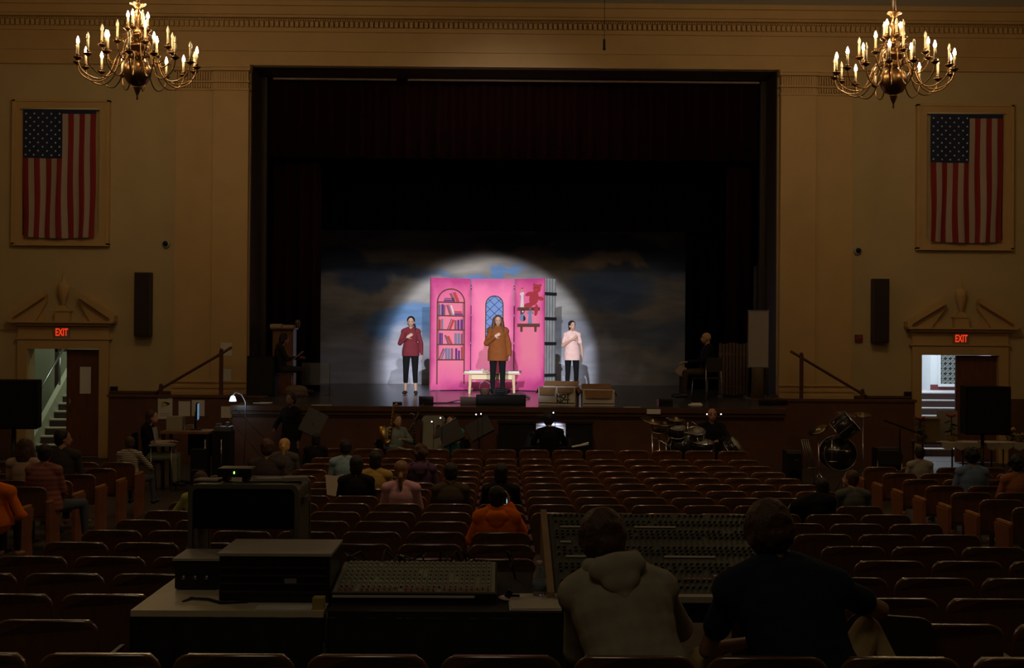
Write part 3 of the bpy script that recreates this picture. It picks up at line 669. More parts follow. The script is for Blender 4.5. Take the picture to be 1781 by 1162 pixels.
def person(name, label, loc, rz, pose, sc=1.0, ov=None, top=None, sleeve=1.0, pants=None, leg=1.0, shoe=None, hair='brown', style='short', skin=None, vox=0.012, look=(0, 0), hoodie=False, hk=1.0, tuft=False,
           legs=True, wide=1.0, handdir=None, group=None, hem=0.0, topname='shirt', loose=0.0):
    J = dict(STAND if pose == 'stand' else SIT); J.update(ov or {})
    J = {k: Vector(v) for k, v in J.items()}
    t = thing(name, label, 'person', loc, rz, group); t.scale = (sc, sc, sc)
    skin = skin or SKIN
    up = J['neck'] - J['pel']; side = (J['shR'] - J['shL']); TM = frame(up, side); Lt = up.length / .49
    def torso(mb, g, lo=0.0):
        for f, r in ((0.0, (.155 * wide, .115, .12)), (.18, (.146 * wide, .108, .15)), (.36, (.138 * wide, .102, .16)), (.54, (.142 * wide, .104, .16)), (.70, (.152 * wide, .108, .14)), (.86, (.14 * wide, .085, .075))):
            if f < lo: continue
            mb.ell(J['pel'] + up * f, tuple(q + g for q in (r[0], r[1], r[2] * Lt)), 18, 10, 0, TM)
        cap(mb, J['shL'], J['shR'], .050 + g * .7, .050 + g * .7)
        cap(mb, J['shL'].lerp(J['neck'], .75) + TM @ Vector((0, 0, .015)), J['shL'], .045 + g, .055 + g); cap(mb, J['shR'].lerp(J['neck'], .75) + TM @ Vector((0, 0, .015)), J['shR'], .045 + g, .055 + g)
    # ---- body: one continuous surface
    b = MB(); torso(b, 0)
    HM = Matrix.Rotation(-look[0], 3, 'Z') @ Matrix.Rotation(look[1], 3, 'X'); hc = J['head']
    def hp(x, y, z): return hc + HM @ Vector((x, y, z))
    cap(b, J['neck'] - up * .06, hp(0, -.02, -.04), .052, .048)
    b.ell(hp(0, -.008, .025), (.074, .092, .090), 20, 14, 0, HM); b.ell(hp(0, .022, -.035), (.058, .066, .062), 16, 10, 0, HM)
    b.ell(hp(0, .05, -.075), (.032, .032, .026), 10, 8, 0, HM)
    cap(b, hp(0, .088, .012), hp(0, .103, -.022), .009, .014, 8); b.ell(hp(0, .082, -.055), (.026, .012, .012), 10, 6, 0, HM)
    for s_ in (-1, 1): b.ell(hp(s_ * .074, -.005, -.01), (.011, .02, .032), 8, 6, 0, HM)
    for s_, S_ in ((1, 'R'), (-1, 'L')):
        cap(b, J['sh' + S_], J['el' + S_], .048, .037); cap(b, J['el' + S_], J['wr' + S_], .038, .024)
        dd = (J['wr' + S_] - J['el' + S_]).normalized(); nn = Vector((0, -1, 0)) if pose == 'sit' else Vector((-s_, 0, 0)); cur = .5
        if handdir and S_ in handdir: dd, nn, cur = (Vector(handdir[S_][0]), Vector(handdir[S_][1]), handdir[S_][2])
        elif pose == 'sit': nn = Vector((0, 0, 1))
        hand(b, J['wr' + S_], dd, nn, s_, cur)
        if legs:
            cap(b, J['hip' + S_], J['kn' + S_], .078, .05); cap(b, J['kn' + S_], J['kn' + S_].lerp(J['an' + S_], .3), .05, .054); cap(b, J['kn' + S_].lerp(J['an' + S_], .3), J['an' + S_], .054, .034)
            cap(b, J['an' + S_] + Vector((0, -.03, -.04)), J['toe' + S_], .036, .03)
    o = remesh(b, vox, 'body', [skin, EYE, LIP], t)
    if vox < .011:
        for p in o.data.polygons:
            c_ = p.center - hc; c_ = HM.transposed() @ c_
            if c_.y > .04:
                if min((Vector((s_ * .031, 0, .012)) - Vector((c_.x, 0, c_.z))).length for s_ in (-1, 1)) < .0095: p.material_index = 1
                elif abs(c_.z - .036) < .0035 and .014 < abs(c_.x) < .05: p.material_index = 1
                elif abs(c_.x) < .024 and abs(c_.z + .055) < .009: p.material_index = 2
    # ---- clothing
    if top:
        m = MB(); torso(m, .014 + loose)
        if hem: m.lathe([(1.0, -hem), (1.0, .02), (.86, .16), (.8, .2)], 24, J['pel'], 0, TM @ Matrix.Diagonal((max(.192, .172 * wide + loose + .012), .138 + loose, 1)))
        if sleeve > 0:
            for S_ in 'RL':
                e = J['el' + S_] if sleeve >= .5 else J['sh' + S_].lerp(J['el' + S_], sleeve * 2)
                cap(m, J['sh' + S_], e, .051 + loose * .4, .050 + loose * .6)
                if sleeve > .5: cap(m, J['el' + S_], J['el' + S_].lerp(J['wr' + S_], (sleeve - .5) * 2 * .93), .052 + loose * .7, .034 + loose * .7)
        nmt = top if isinstance(top, (list, tuple)) else [top]
        o = remesh(m, max(vox, .009), topname, nmt, t, 10 if loose else 6)
        if hoodie:
            m = MB()
            for k in range(9):
                a = -PI * .80 + 1.6 * PI * k / 8 + PI / 2 * 0
                p0 = J['neck'] + TM @ Vector((.095 * math.sin(a), -.015 - .085 * math.cos(a), .035 - .03 * math.cos(a)))
                r_ = .046 - .012 * abs(k - 4) / 4
                m.ell(p0, (r_, r_, r_), 10, 8)
            m.ell(J['neck'] + TM @ Vector((0, -.115, -.015)), (.125, .055, .065), 16, 8, 0, TM); m.ell(J['neck'] + TM @ Vector((0, -.125, -.06)), (.085, .04, .07), 14, 8, 0, TM); m.ell(J['neck'] + TM @ Vector((0, -.115, -.12)), (.045, .028, .06), 14, 8, 0, TM)
            remesh(m, max(vox, .009), 'hood', nmt, t)
    if pants and legs:
        m = MB(); m.ell(J['pel'] - up * .02, (.165 * wide, .125, .12), 18, 10, 0, TM)
        for S_ in 'RL':
            k_, a_ = J['kn' + S_], J['an' + S_]
            cap(m, J['hip' + S_], k_, .09, .062)
            if leg > .5: cap(m, k_, k_.lerp(a_, (leg - .5) * 2 * .95), .062, .062 - .016 * (leg - .5) * 2)
        remesh(m, max(vox, .009), 'trousers', pants, t)
    if shoe and legs:
        for S_ in 'RL':
            m = MB(); a_, e = J['an' + S_], J['toe' + S_]
            m.tube([a_ + Vector((0, -.045, -.045)), a_.lerp(e, .5) + Vector((0, 0, -.018)), e + Vector((0, .015, .005))], .042, 12, r1=.036); m.ell(a_ + Vector((0, -.04, -.045)), (.04, .04, .042)); m.ell(e + Vector((0, .015, .005)), (.04, .045, .034))
            m.v = [(x, y, max(z, .003)) for x, y, z in m.v]
            m.build('shoe', shoe, t)
    # ---- hair
    if style != 'bald':
        m = MB(); hm = HAIR[hair]
        m.ell(hp(0, -.026, .040), (.089 * hk, .096 * hk, .094 * hk), 18, 12, 0, HM); m.ell(hp(0, -.045, -.012), (.084 * hk, .072 * hk, .086 * hk), 14, 10, 0, HM)
        if tuft:
            rg = random.Random(4)
            for _ in range(240):
                a = rg.random() * 2 * PI; q = rg.random() * 2.1; dv = Vector((math.sin(q) * math.cos(a), math.sin(q) * math.sin(a), math.cos(q)))
                if dv.y > .5 and dv.z < .4: continue
                p0 = hp(dv.x * .086 * hk, -.03 + dv.y * .092 * hk, .025 + dv.z * .098 * hk); cap(m, p0, p0 + Vector((rg.uniform(-.012, .012), -.004, -.02)), .014, .009, 6)
        if style in ('short', 'mid'):
            for s_ in (-1, 1): m.ell(hp(s_ * .07, -.02, .02), (.022, .04, .045), 8, 6, 0, HM)
        if style == 'mid': m.ell(hp(0, -.05, -.05), (.085, .06, .08), 14, 10, 0, HM)
        if style == 'curly':
            rg = random.Random(hash(label) % 999 if False else len(label))
            for _ in range(60):
                a = rg.random() * 2 * PI; q = rg.random() * 1.9
                d = Vector((math.sin(q) * math.cos(a), math.sin(q) * math.sin(a), math.cos(q)))
                if d.y > .45 and d.z < .5: continue
                m.ell(hp(d.x * .095, -.03 + d.y * .10, .03 + d.z * .10), (.028, .028, .028), 8, 6)
        if style == 'long':
            for s_ in (-1, 1):
                for j in range(3):
                    q = [hp(s_ * (.055 + .012 * j), .02 - .025 * j, .07 - .01 * j), hp(s_ * (.085 + .004 * j), .015 - .03 * j, -.02), hp(s_ * (.098 + .005 * j), .03 - .03 * j, -.12), hp(s_ * (.105 + .008 * j), .045 - .04 * j, -.22)]
                    for u_, v_ in zip(q, q[1:]): cap(m, u_, v_, .033, .033, 8)
            m.ell(hp(0, -.08, -.10), (.10, .045, .16), 14, 10, 0, HM)
        if style in ('pony', 'lowpony'):
            z0 = .03 if style == 'pony' else -.03
            cap(m, hp(0, -.11, z0), hp(0, -.14, z0 - .03), .026, .03, 8); cap(m, hp(0, -.14, z0 - .03), hp(.0, -.13, z0 - .13), .032, .028, 8); cap(m, hp(0, -.13, z0 - .13), hp(.01, -.12, z0 - .24), .028, .012, 8)
        if style == 'sidepony':
            cap(m, hp(-.05, -.09, -.02), hp(-.085, -.03, -.08), .024, .024, 8); cap(m, hp(-.085, -.03, -.08), hp(-.10, .04, -.19), .024, .014, 8)
        if style == 'bun': m.ell(hp(0, -.09, .10), (.05, .05, .045))
        remesh(m, max(vox, .009), 'hair', hm, t, 3)
    return t
# ---------------------------------------------------------------- the three on stage
def on_stage(px, py, Y=None):
    s_ = (py + (px - 890) * -0.007 - 592) / (CAMZ - ZS)   # row of the feet gives the distance
    Y = F / s_; return Y
HEART = dict(elR=(.235, .035, 1.11), wrR=(.075, .150, 1.235), wrL=(-.245, .03, .86), elL=(-.225, -.01, 1.10))
HH = {'R': ((-.8, .05, .55), (0, 1, 0), .45), 'L': ((0, .1, -1), (-1, 0, 0), .3)}
Y1 = on_stage(714, 686); x1 = PX(714.5, Y1)
person('person', 'girl in a maroon long-sleeved top and black cropped leggings standing left, hand on heart', (x1, Y1, ZS), PI, 'stand', .985, HEART,
       top=cmat('maroon_knit', (0.17, 0.025, 0.035)), pants=mat('black_leggings', (0.009, 0.009, 0.010), .95, spec=.1), leg=.78, shoe=mat('black_flat', (0.01, 0.01, 0.01), .5), hair='dark', style='sidepony', vox=.0085, handdir=HH, hem=.10, wide=.95)
for s_ in (-1, 1):
    pass
Y2 = 25.6; x2 = PX(866, Y2)
person('person', 'girl with long auburn hair in a rust brown jumper, hand on heart before the window', (x2, Y2, ZS), PI, 'stand', 1.0, HEART,
       top=cmat('rust_knit', (0.22, 0.065, 0.015)), pants=mat('black_leggings', (0.009, 0.009, 0.010), .95, spec=.1), shoe=mat('black_flat', (0.01, 0.01, 0.01), .5), hair='auburn', style='long', vox=.0085, handdir=HH, hem=.19, wide=1.06, loose=.018)
Y3 = 27.4; x3 = PX(995, Y3)
person('person', 'girl in a pale pink T-shirt and black leggings standing right, hand on heart', (x3, Y3, ZS), PI + .15, 'stand', .955, dict(HEART, wrR=(.03, .155, 1.26)),
       top=cmat('pink_cotton', (0.80, 0.55, 0.52)), sleeve=.33, pants=mat('black_leggings', (0.009, 0.009, 0.010), .95, spec=.1), shoe=mat('dark_trainer', (0.03, 0.03, 0.035), .5), hair='dark', style='pony', vox=.0085, handdir=HH, hem=.16, wide=.9, look=(-.25, .05))

# ---------------------------------------------------------------- pink folding set
PINK = bpy.data.materials.new('pink_painted_canvas'); PINK.use_nodes = True
def _pink(m):
    nt = m.node_tree; N = nt.nodes; L = nt.links; b = N['Principled BSDF']; b.inputs['Roughness'].default_value = 0.6
    tc = N.new('ShaderNodeTexCoord'); n = N.new('ShaderNodeTexNoise'); n.inputs['Scale'].default_value = 1.3; n.inputs['Detail'].default_value = 4
    sp = N.new('ShaderNodeSeparateXYZ'); L.new(tc.outputs['UV'], sp.inputs[0]); L.new(tc.outputs['Object'], n.inputs[0])
    def M(op, a, c):
        q = N.new('ShaderNodeMath'); q.operation = op
        for i, v in enumerate((a, c)):
            if v is None: continue
            if isinstance(v, (int, float)): q.inputs[i].default_value = v
            else: L.new(v, q.inputs[i])
        return q.outputs[0]
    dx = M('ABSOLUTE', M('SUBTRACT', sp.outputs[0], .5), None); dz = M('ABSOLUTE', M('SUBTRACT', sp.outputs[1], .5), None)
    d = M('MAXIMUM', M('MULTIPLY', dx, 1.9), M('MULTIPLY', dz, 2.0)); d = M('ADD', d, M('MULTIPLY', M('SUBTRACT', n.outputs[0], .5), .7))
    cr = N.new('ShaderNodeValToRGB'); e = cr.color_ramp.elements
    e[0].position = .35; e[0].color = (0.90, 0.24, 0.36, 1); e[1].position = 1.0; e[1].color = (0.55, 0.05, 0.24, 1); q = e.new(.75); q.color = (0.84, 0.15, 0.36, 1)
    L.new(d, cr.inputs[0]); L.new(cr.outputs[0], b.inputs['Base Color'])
_pink(PINK)
BRN = mat('painted_brown', (0.13, 0.045, 0.025), .7); PBLU = mat('painted_blue', (0.16, 0.28, 0.62), .7); PBLK = mat('painted_black', (0.012, 0.012, 0.014), .7)
PRED = mat('painted_red', (0.55, 0.06, 0.05), .7); PPUR = mat('painted_purple', (0.10, 0.03, 0.25), .7); PSLT = mat('painted_slate', (0.20, 0.24, 0.40), .7); PMAU = mat('painted_mauve', (0.28, 0.10, 0.14), .7); PWHT = mat('painted_white', (0.75, 0.70, 0.70), .7)
PBER = mat('painted_bear', (0.42, 0.035, 0.05), .7); PSKN = mat('painted_skin', (0.6, 0.3, 0.2), .7)
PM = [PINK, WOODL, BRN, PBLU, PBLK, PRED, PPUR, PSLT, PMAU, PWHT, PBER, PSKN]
FH = 1.43 + (CAMZ - ZS)
fl = thing('folding_set', 'bright pink folding stage flat painted with a bookcase, an arched window and shelves', 'stage set', (PX(855, 28.3), 28.3, ZS))
O = Vector(fl.location)
def panel(pa, pb, Ya, Yb, draw):
    A = Vector((PX(pa, Ya), Ya, ZS)) - O; B = Vector((PX(pb, Yb), Yb, ZS)) - O
    w = (B - A).length; ux = (B - A).normalized(); M = Matrix.Translation(A) @ Matrix((ux, Vector((0, 0, 1)).cross(ux), Vector((0, 0, 1)))).transposed().to_4x4()
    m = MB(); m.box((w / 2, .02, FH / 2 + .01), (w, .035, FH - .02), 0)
    zs = [.05]
    def poly(pts, mi, lay=1): m.prism(pts, -.001 - .0025 * lay, .0, mi)
    def line(a, b, wd, mi, lay=2):
        a = Vector((a[0], a[1])); b = Vector((b[0], b[1])); n = (b - a).normalized(); n = Vector((-n.y, n.x)) * wd / 2
        poly([tuple(a + n), tuple(b + n), tuple(b - n), tuple(a - n)], mi, lay)
    draw(w, poly, line)
    m.v = [tuple(M @ Vector(v)) for v in m.v]
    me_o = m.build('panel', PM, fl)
    uv = me_o.data.uv_layers.new(name='UVMap'); Mi = M.inverted()
    for li, lp in enumerate(me_o.data.loops):
        v = Mi @ me_o.data.vertices[lp.vertex_index].co; uv.data[li].uv = (v.x / w, v.z / FH)
    k = MB()                                        # timber back frame
    for x in (.03, w - .03): k.box((x, .055, FH / 2), (.05, .035, FH - .02))
    for z in (.06, FH / 2, FH - .05): k.box((w / 2, .055, z), (w - .1, .035, .05))
    k.v = [tuple(M @ Vector(v)) for v in k.v]; k.build('back_frame', WOODL, fl)
def bookcase(w, poly, line):
    x0, x1 = .16 * w, .84 * w; zt = FH * .785; r = (x1 - x0) / 2; cx = (x0 + x1) / 2
    out = [(x0 + .0, .15), (x0, zt)] + [(cx + r * math.cos(a), zt + r * .9 * math.sin(a)) for a in [PI - PI * k / 14 for k in range(1, 14)]] + [(x1, zt), (x1, .15)]
    for a, b in zip(out, out[1:]): line(a, b, .028, 2, 3)
    zs = [zt, FH * .665, FH * .54, FH * .41, FH * .275]
    for z in zs: line((x0, z), (x1, z), .028, 2, 3)
    for x in (x0 + .035, x1 - .035): line((x, zs[-1]), (x, zt), .012, 2, 2)
    def bk(x, z, bw, bh, mi, tilt=0.0):
        line((x, z + .014), (x + bh * math.sin(tilt), z + .014 + bh * math.cos(tilt)), bw, mi, 1)
        line((x - bw / 2, z + .014), (x - bw / 2 + bh * math.sin(tilt), z + .014 + bh * math.cos(tilt)), .006, 4, 2)
    z = zs[0]
    for i, (a_, c_) in enumerate(((8, .04), (2, .10))): poly([(x0 + .16 - i * -.02, z + .02 + i * .045), (x0 + .42, z + .02 + i * .045), (x0 + .42, z + .055 + i * .045), (x0 + .16 + i * .02, z + .055 + i * .045)], 6 if i == 0 else 8)
    bk(x1 - .25, z, .06, .22, 8, -.5); bk(x1 - .16, z, .07, .24, 5, -.45)
    z = zs[1]; bk(x0 + .07, z, .045, .24, 7); bk(x0 + .13, z, .045, .25, 6); bk(x0 + .18, z, .04, .23, 8); bk(x0 + .34, z, .055, .25, 8, -.35); bk(x0 + .42, z, .05, .24, 9, -.35)
    poly([(x1 - .27, z + .02), (x1 - .05, z + .02), (x1 - .05, z + .06), (x1 - .27, z + .06)], 6); poly([(x1 - .26, z + .07), (x1 - .07, z + .07), (x1 - .07, z + .11), (x1 - .26, z + .11)], 5)
    z = zs[2]; bk(x0 + .07, z, .045, .22, 5); bk(x0 + .13, z, .04, .24, 7); bk(x0 + .26, z, .012, .26, 4, .4); bk(x0 + .32, z, .055, .24, 5, .4); bk(x1 - .22, z, .05, .21, 8); bk(x1 - .15, z, .05, .22, 6); bk(x1 - .07, z, .05, .23, 6)
    z = zs[3]; bk(x0 + .08, z, .05, .25, 6); bk(x0 + .13, z, .025, .25, 6); bk(x0 + .29, z, .045, .22, 8, -.4); bk(x0 + .36, z, .055, .2, 5, -.45); bk(x1 - .21, z, .06, .25, 7); bk(x1 - .13, z, .05, .25, 7); bk(x1 - .06, z, .04, .24, 8)
    z = zs[4]; bk(x0 + .06, z, .03, .27, 8, .4); bk(x0 + .12, z, .03, .25, 7, .35); bk(x0 + .24, z, .05, .26, 7); bk(x0 + .31, z, .05, .25, 7); bk(x0 + .38, z, .045, .25, 8); bk(x1 - .2, z, .05, .25, 6); bk(x1 - .13, z, .045, .2, 6); bk(x1 - .05, z, .05, .28, 5)
def window(w, poly, line):
    x0, x1 = .34 * w, .75 * w; cx = (x0 + x1) / 2; r = (x1 - x0) / 2; z0 = FH * .45; zt = FH * .77
    out = [(x0, z0), (x1, z0), (x1, zt)] + [(cx + r * math.cos(PI * k / 12), zt + r * math.sin(PI * k / 12)) for k in range(1, 12)] + [(x0, zt)]
    poly(out, 3, 1)
    for a, b in zip(out, out[1:] + out[:1]): line(a, b, .022, 4, 3)
    def inside(x, z): return x0 <= x <= x1 and z >= z0 and (z <= zt or (x - cx) ** 2 + (z - zt) ** 2 <= r * r)
    for sg in (-1, 1):
        c_ = -3.0
        while c_ < 5:
            pts = []
            for i in range(161):
                x = x0 + (x1 - x0) * i / 160; z = c_ + sg * .95 * (x - cx)
                if inside(x, z): pts.append((x, z))
            if len(pts) > 3: line(pts[0], pts[-1], .012, 4, 2)
            c_ += .20
def shelves(w, poly, line):
    for z in (FH * .745, FH * .60):
        x0, x1 = .10 * w, .86 * w
        poly([(x0, z), (x1, z), (x1, z - .075), (x0, z - .075)], 2, 1); line((x0, z), (x1, z), .012, 8, 2)
        for x in (x0 + .12, x1 - .12): poly([(x - .035, z - .07), (x + .035, z - .07), (x + .03, z - .19), (x - .03, z - .19)], 2, 1)
    z = FH * .745
    poly([(.2 * w, z), (.32 * w, z), (.30 * w, z + .28), (.34 * w, z + .33), (.31 * w, z + .35), (.22 * w, z + .35), (.18 * w, z + .31), (.23 * w, z + .26)], 9, 2); poly(arc(.26 * w, z + .40, .035, 0, 2 * PI, 10)[:-1], 11, 2); poly(arc(.26 * w, z + .43, .03, 0, PI, 6), 5, 3)
    def oval(cx, cz, rx, rz, mi, lay, rot=0.0):
        poly([(cx + rx * math.cos(a) * math.cos(rot) - rz * math.sin(a) * math.sin(rot), cz + rx * math.cos(a) * math.sin(rot) + rz * math.sin(a) * math.cos(rot)) for a in [2 * PI * k / 16 for k in range(16)]], mi, lay)
    oval(.66 * w, z + .21, .13, .17, 10, 2, -.3)                       # teddy bear sitting on the shelf
    oval(.50 * w, z + .31, .11, .045, 10, 3, .25); oval(.88 * w, z + .20, .09, .045, 10, 3, -.2)
    oval(.48 * w, z + .05, .13, .055, 10, 3, .12); oval(.74 * w, z - .06, .05, .13, 10, 3, -.1)
    oval(.76 * w, z + .43, .105, .10, 10, 4); oval(.67 * w, z + .52, .035, .035, 10, 3); oval(.87 * w, z + .50, .035, .035, 10, 3)
    oval(.73 * w, z + .41, .04, .03, 5, 5); oval(.71 * w, z + .45, .009, .012, 4, 6); oval(.79 * w, z + .45, .009, .012, 4, 6); oval(.73 * w, z + .42, .014, .010, 4, 6)
    z = FH * .60
    poly(arc(.28 * w, z + .14, .085, 0, 2 * PI, 14)[:-1] , 7, 2); poly(arc(.31 * w, z + .12, .06, -PI / 2, PI / 2, 8), 4, 3); poly(arc(.29 * w, z + .28, .045, 0, 2 * PI, 10)[:-1], 4, 2); poly(arc(.29 * w, z + .28, .025, 0, 2 * PI, 8)[:-1], 9, 3)
    poly([(.46 * w, z), (.60 * w, z), (.57 * w, z + .24), (.65 * w, z + .22), (.65 * w, z + .26), (.56 * w, z + .30), (.50 * w, z + .30), (.42 * w, z + .24), (.49 * w, z + .22)], 7, 2); poly(arc(.54 * w, z + .34, .035, 0, 2 * PI, 8)[:-1], 8, 2)
panel(749, 818.3, 28.1, 28.55, bookcase)
panel(819.5, 893, 28.57, 28.57, window)
panel(894.5, 946, 28.55, 28.05, shelves)
# grey fluted side box with black bands
a = Vector((PX(946.5, 28.07), 28.07, 0)) - O; b_ = Vector((PX(966, 28.45), 28.45, 0)) - O; a.z = b_.z = 0
m = MB(); d_ = (b_ - a); n_ = Vector((-d_.y, d_.x, 0)).normalized() * .1; NN = 9
q = []
for i in range(NN): q.append(a.lerp(b_, i / (NN - 1)) - n_ * (.14 if i % 2 else 0))
poly_ = [(v.x, v.y) for v in q] + [((b_ + n_ * .15).x, (b_ + n_ * .15).y), ((a + n_ * .15).x, (a + n_ * .15).y)]
m.prism([p for p in poly_], .02, FH, 0, 'z')
m.build('side_box', mat('painted_grey', (0.30, 0.32, 0.33), .7, var=.15, scale=5), fl)
m = MB()
for z in (.145, .425, .645, .865):
    zc = FH * z; c0 = a - n_ * .30 - d_ * .005; c1_ = b_ - n_ * .30 + d_ * .005
    m.prism([(c0.x, c0.y), (c1_.x, c1_.y), ((c1_ + n_ * .3).x, (c1_ + n_ * .3).y), ((c0 + n_ * .3).x, (c0 + n_ * .3).y)], zc - .035, zc + .035, 0, 'z')
m.build('straps', PBLK, fl)
m = MB()
for px, Y in ((818.9, 28.54), (893.8, 28.54)):
    for z in (.35, 1.1, 1.75, 2.4): v = Vector((PX(px, Y), Y - .02, 0)) - O; m.tube([(v.x, v.y, z - .05), (v.x, v.y, z + .05)], .012, 6)
m.build('hinges', STEEL, fl)
# ================================================================ sound desk in the seats
TT = 1.235       # table top height
def tbl(x0, x1, y0, y1, zt, topm, label, front=None):
    fz = gz((y0 + y1) / 2); t = thing('folding_table', label, 'table', ((x0 + x1) / 2, (y0 + y1) / 2, fz)); w = x1 - x0; d = y1 - y0; h = zt - fz
    m = MB(); m.box((0, 0, h - .015), (w, d, .03)); m.build('table_top', topm, t)
    for sx in (-1, 1):
        for sy in (-1, 1):
            m = MB(); m.tube([(sx * (w / 2 - .06), sy * (d / 2 - .05), -.08), (sx * (w / 2 - .06), sy * (d / 2 - .05), h - .03)], .016, 8); m.build('leg', STEEL, t)
    if front: m = MB(); m.wave(-w / 2, w / 2, -d / 2 - .012, .02, h - .03, .006, .16, .006); m.build('skirt', front, t)
    return t
TOPL = mat('table_laminate', (0.68, 0.58, 0.42), .5, var=.1, scale=3)
xa, xb = PX(231, 5.93), PX(566, 5.93)
tbl(xa, xb, 5.93, 6.95, TT, TOPL, 'pale topped table at the left end of the sound desk', BLACK)
xc_, xd_ = xb + .02, PX(980, 5.93)
tbl(xc_, xd_, 5.93, 6.95, TT, mat('dark_cloth', (.015, .014, .014), .9), 'dark covered table under the small mixing console', BLACK)
# black equipment box with a pale lid
a = P(380, 967, 6.10); b_ = P(573, 1057, 6.10)
t = thing('equipment_box', 'black equipment box with a pale lid on the left sound table', 'equipment box', ((a.x + b_.x) / 2, 6.10, TT)); w = b_.x - a.x; h = a.z - TT
m = MB(); m.box((0, .22, h / 2), (w, .42, h)); m.build('body', BLACKP, t, bevel=.008)
m = MB(); m.box((0, .22, h + .006), (w + .015, .44, .014)); m.build('lid', mat('lid_grey', (0.40, 0.37, 0.33), .6), t)
m = MB(); q = P(505, 1011, 6.09); m.box((q.x - t.location.x, -.004, q.z - TT), (.06, .008, .024)); m.build('label_plate', mat('plate_grey', (0.22, .21, .2), .5), t)
m = MB()
for i in range(4): m.box((0, -.004, h * (.25 + .17 * i)), (w * .94, .006, .008))
m.build('rack_lines', mat('rack_line', (.035, .035, .035), .4), t)
# small unit at the left
a = P(303, 975, 6.4); b_ = P(378, 1040, 6.4)
t = thing('amplifier', 'small black amplifier at the left edge of the sound table', 'amplifier', ((a.x + b_.x) / 2, 6.4, TT)); w = b_.x - a.x; h = a.z - TT
m = MB(); m.box((0, .15, h / 2), (w, .28, h - .01)); m.build('body', BLACKP, t, bevel=.006)
m = MB(); m.box((0, .15, h + .004), (w + .02, .3, .012)); m.build('lid', MATS['lid_grey'], t)
for i in range(3): m = MB(); m.lathe([(.013, 0), (.011, .02)], 10, (-.06 + .06 * i, 0, h * .45), 0, Matrix.Rotation(PI / 2, 4, 'X')); m.build('knob', STEEL, t)
m = MB(); m.tube([(0, 0, 0), (.03, .05, .01), (.12, .03, .01), (.20, -.05, .01), (.32, -.02, .01), (.36, .06, .01)], .008, 6)
solo('cable', m, BLACKP, 'black cable coiled on the pale left table', 'cable', loc=tuple(P(318, 1044, 6.12).xy) + (TT,))
# tall open rack case
Yr = 6.75; a = P(327, 842, Yr); b_ = P(520, 842, Yr); w = b_.x - a.x; h = a.z - TT
t = thing('rack_case', 'tall grey-edged equipment rack case standing behind the left sound table gear', 'rack case', ((a.x + b_.x) / 2, Yr, TT))
RC = mat('case_edge', (0.16, 0.145, 0.11), .45, .3)
def rr(w, h, r, x0=0, z0=0): return [(x0 + sx * (w / 2 - r) + r * math.cos(a_), z0 + h / 2 + sz * (h / 2 - r) + r * math.sin(a_)) for sx, sz, st in ((1, 1, 0), (-1, 1, PI / 2), (-1, -1, PI), (1, -1, 1.5 * PI)) for a_ in [st + PI / 2 * k / 4 for k in range(5)]]
def ring(m, o, i, y0, y1, mi=0):
    n = len(o); vs = [(x, y, z) for y in (y0, y1) for pl in (o, i) for x, z in pl]
    fs = []
    for k in range(n):
        j = (k + 1) % n
        fs += [(k, j, n + j, n + k), (2 * n + k, 3 * n + k, 3 * n + j, 2 * n + j), (k, 2 * n + k, 2 * n + j, j), (n + k, n + j, 3 * n + j, 3 * n + k)]
    m.add(vs, fs, mi)
m = MB(); ring(m, rr(w, h, .045), rr(w - .05, h - .05, .03, 0, .025), 0, .03); m.build('edge_frame', RC, t); m = MB(); ring(m, rr(w, h, .045), rr(w - .05, h - .05, .03, 0, .025), .40, .43); m.build('edge_frame', RC, t)
m = MB(); ring(m, rr(w - .012, h - .012, .04, 0, .006), rr(w - .04, h - .04, .03, 0, .02), .03, .40); m.build('case_shell', mat('case_shell', (.13, .12, .095), .6), t)
m = MB(); m.box((0, .2, h * .735), (w - .05, .36, h * .44)); m.build('blank_panel', BLACK, t)
for s_ in (-1, 1): m = MB(); m.box((s_ * (w / 2 - .04), .03, h * .3), (.02, .02, h * .45)); m.build('rack_rail', STEEL, t)
m = MB(); m.box((w / 2 + .012, .2, h - .10), (.02, .12, .03)); m.build('latch', STEEL, t)
q = P(410, 826, Yr + .15); zt = TT + h
t = thing('wireless_receiver', 'black wireless receiver with a green light on top of the rack case', 'receiver', (q.x, Yr + .18, zt))
m = MB(); m.box((0, 0, .052), (.19, .14, .048)); m.build('body', BLACKP, t, bevel=.005)
for s_ in (-1, 1): m = MB(); m.box((s_ * .055, 0, .014), (.03, .1, .028)); m.build('foot', BLACKP, t)
m = MB(); m.box((0, -.072, .052), (.006, .006, .013)); m.build('indicator', mat('led_green', (.1, .8, .1), .5, emit=(.35, 1, .1), estr=3), t)
for i, (px, w_) in enumerate(((362, .14), (470, .2), (512, .14))):
    m = MB(); m.box((0, 0, .004 + .004 * i), (w_, .11, .008 + .006 * i), 0, Matrix.Rotation(.2 * i - .1, 4, 'Z')); solo('paper_stack', m, mat('paper_grey', (.40, .37, .33), .9), ['thin papers left of the receiver on the rack case', 'papers right of the receiver on the rack case', 'thicker paper pile at the right edge of the rack case top'][i], 'papers', loc=(PX(px, Yr + .15), Yr + .2, zt))
# yellow block, paper strip
q = P(554, 1064, 5.98); m = MB(); m.box((0, 0, .028), (.055, .07, .056)); solo('sticky_notes', m, mat('note_yellow', (.45, .33, .10), .9), 'yellow block of notes at the right corner of the pale table', 'notes', loc=(q.x, 5.99, TT))
a = P(445, 1063, 5.97); b_ = P(543, 1063, 5.97); m = MB(); m.box((0, 0, .004), (b_.x - a.x, .09, .006)); solo('paper_sheet', m, PAPER, 'white paper strip along the front edge of the pale table', 'paper', loc=((a.x + b_.x) / 2, 5.985, TT))
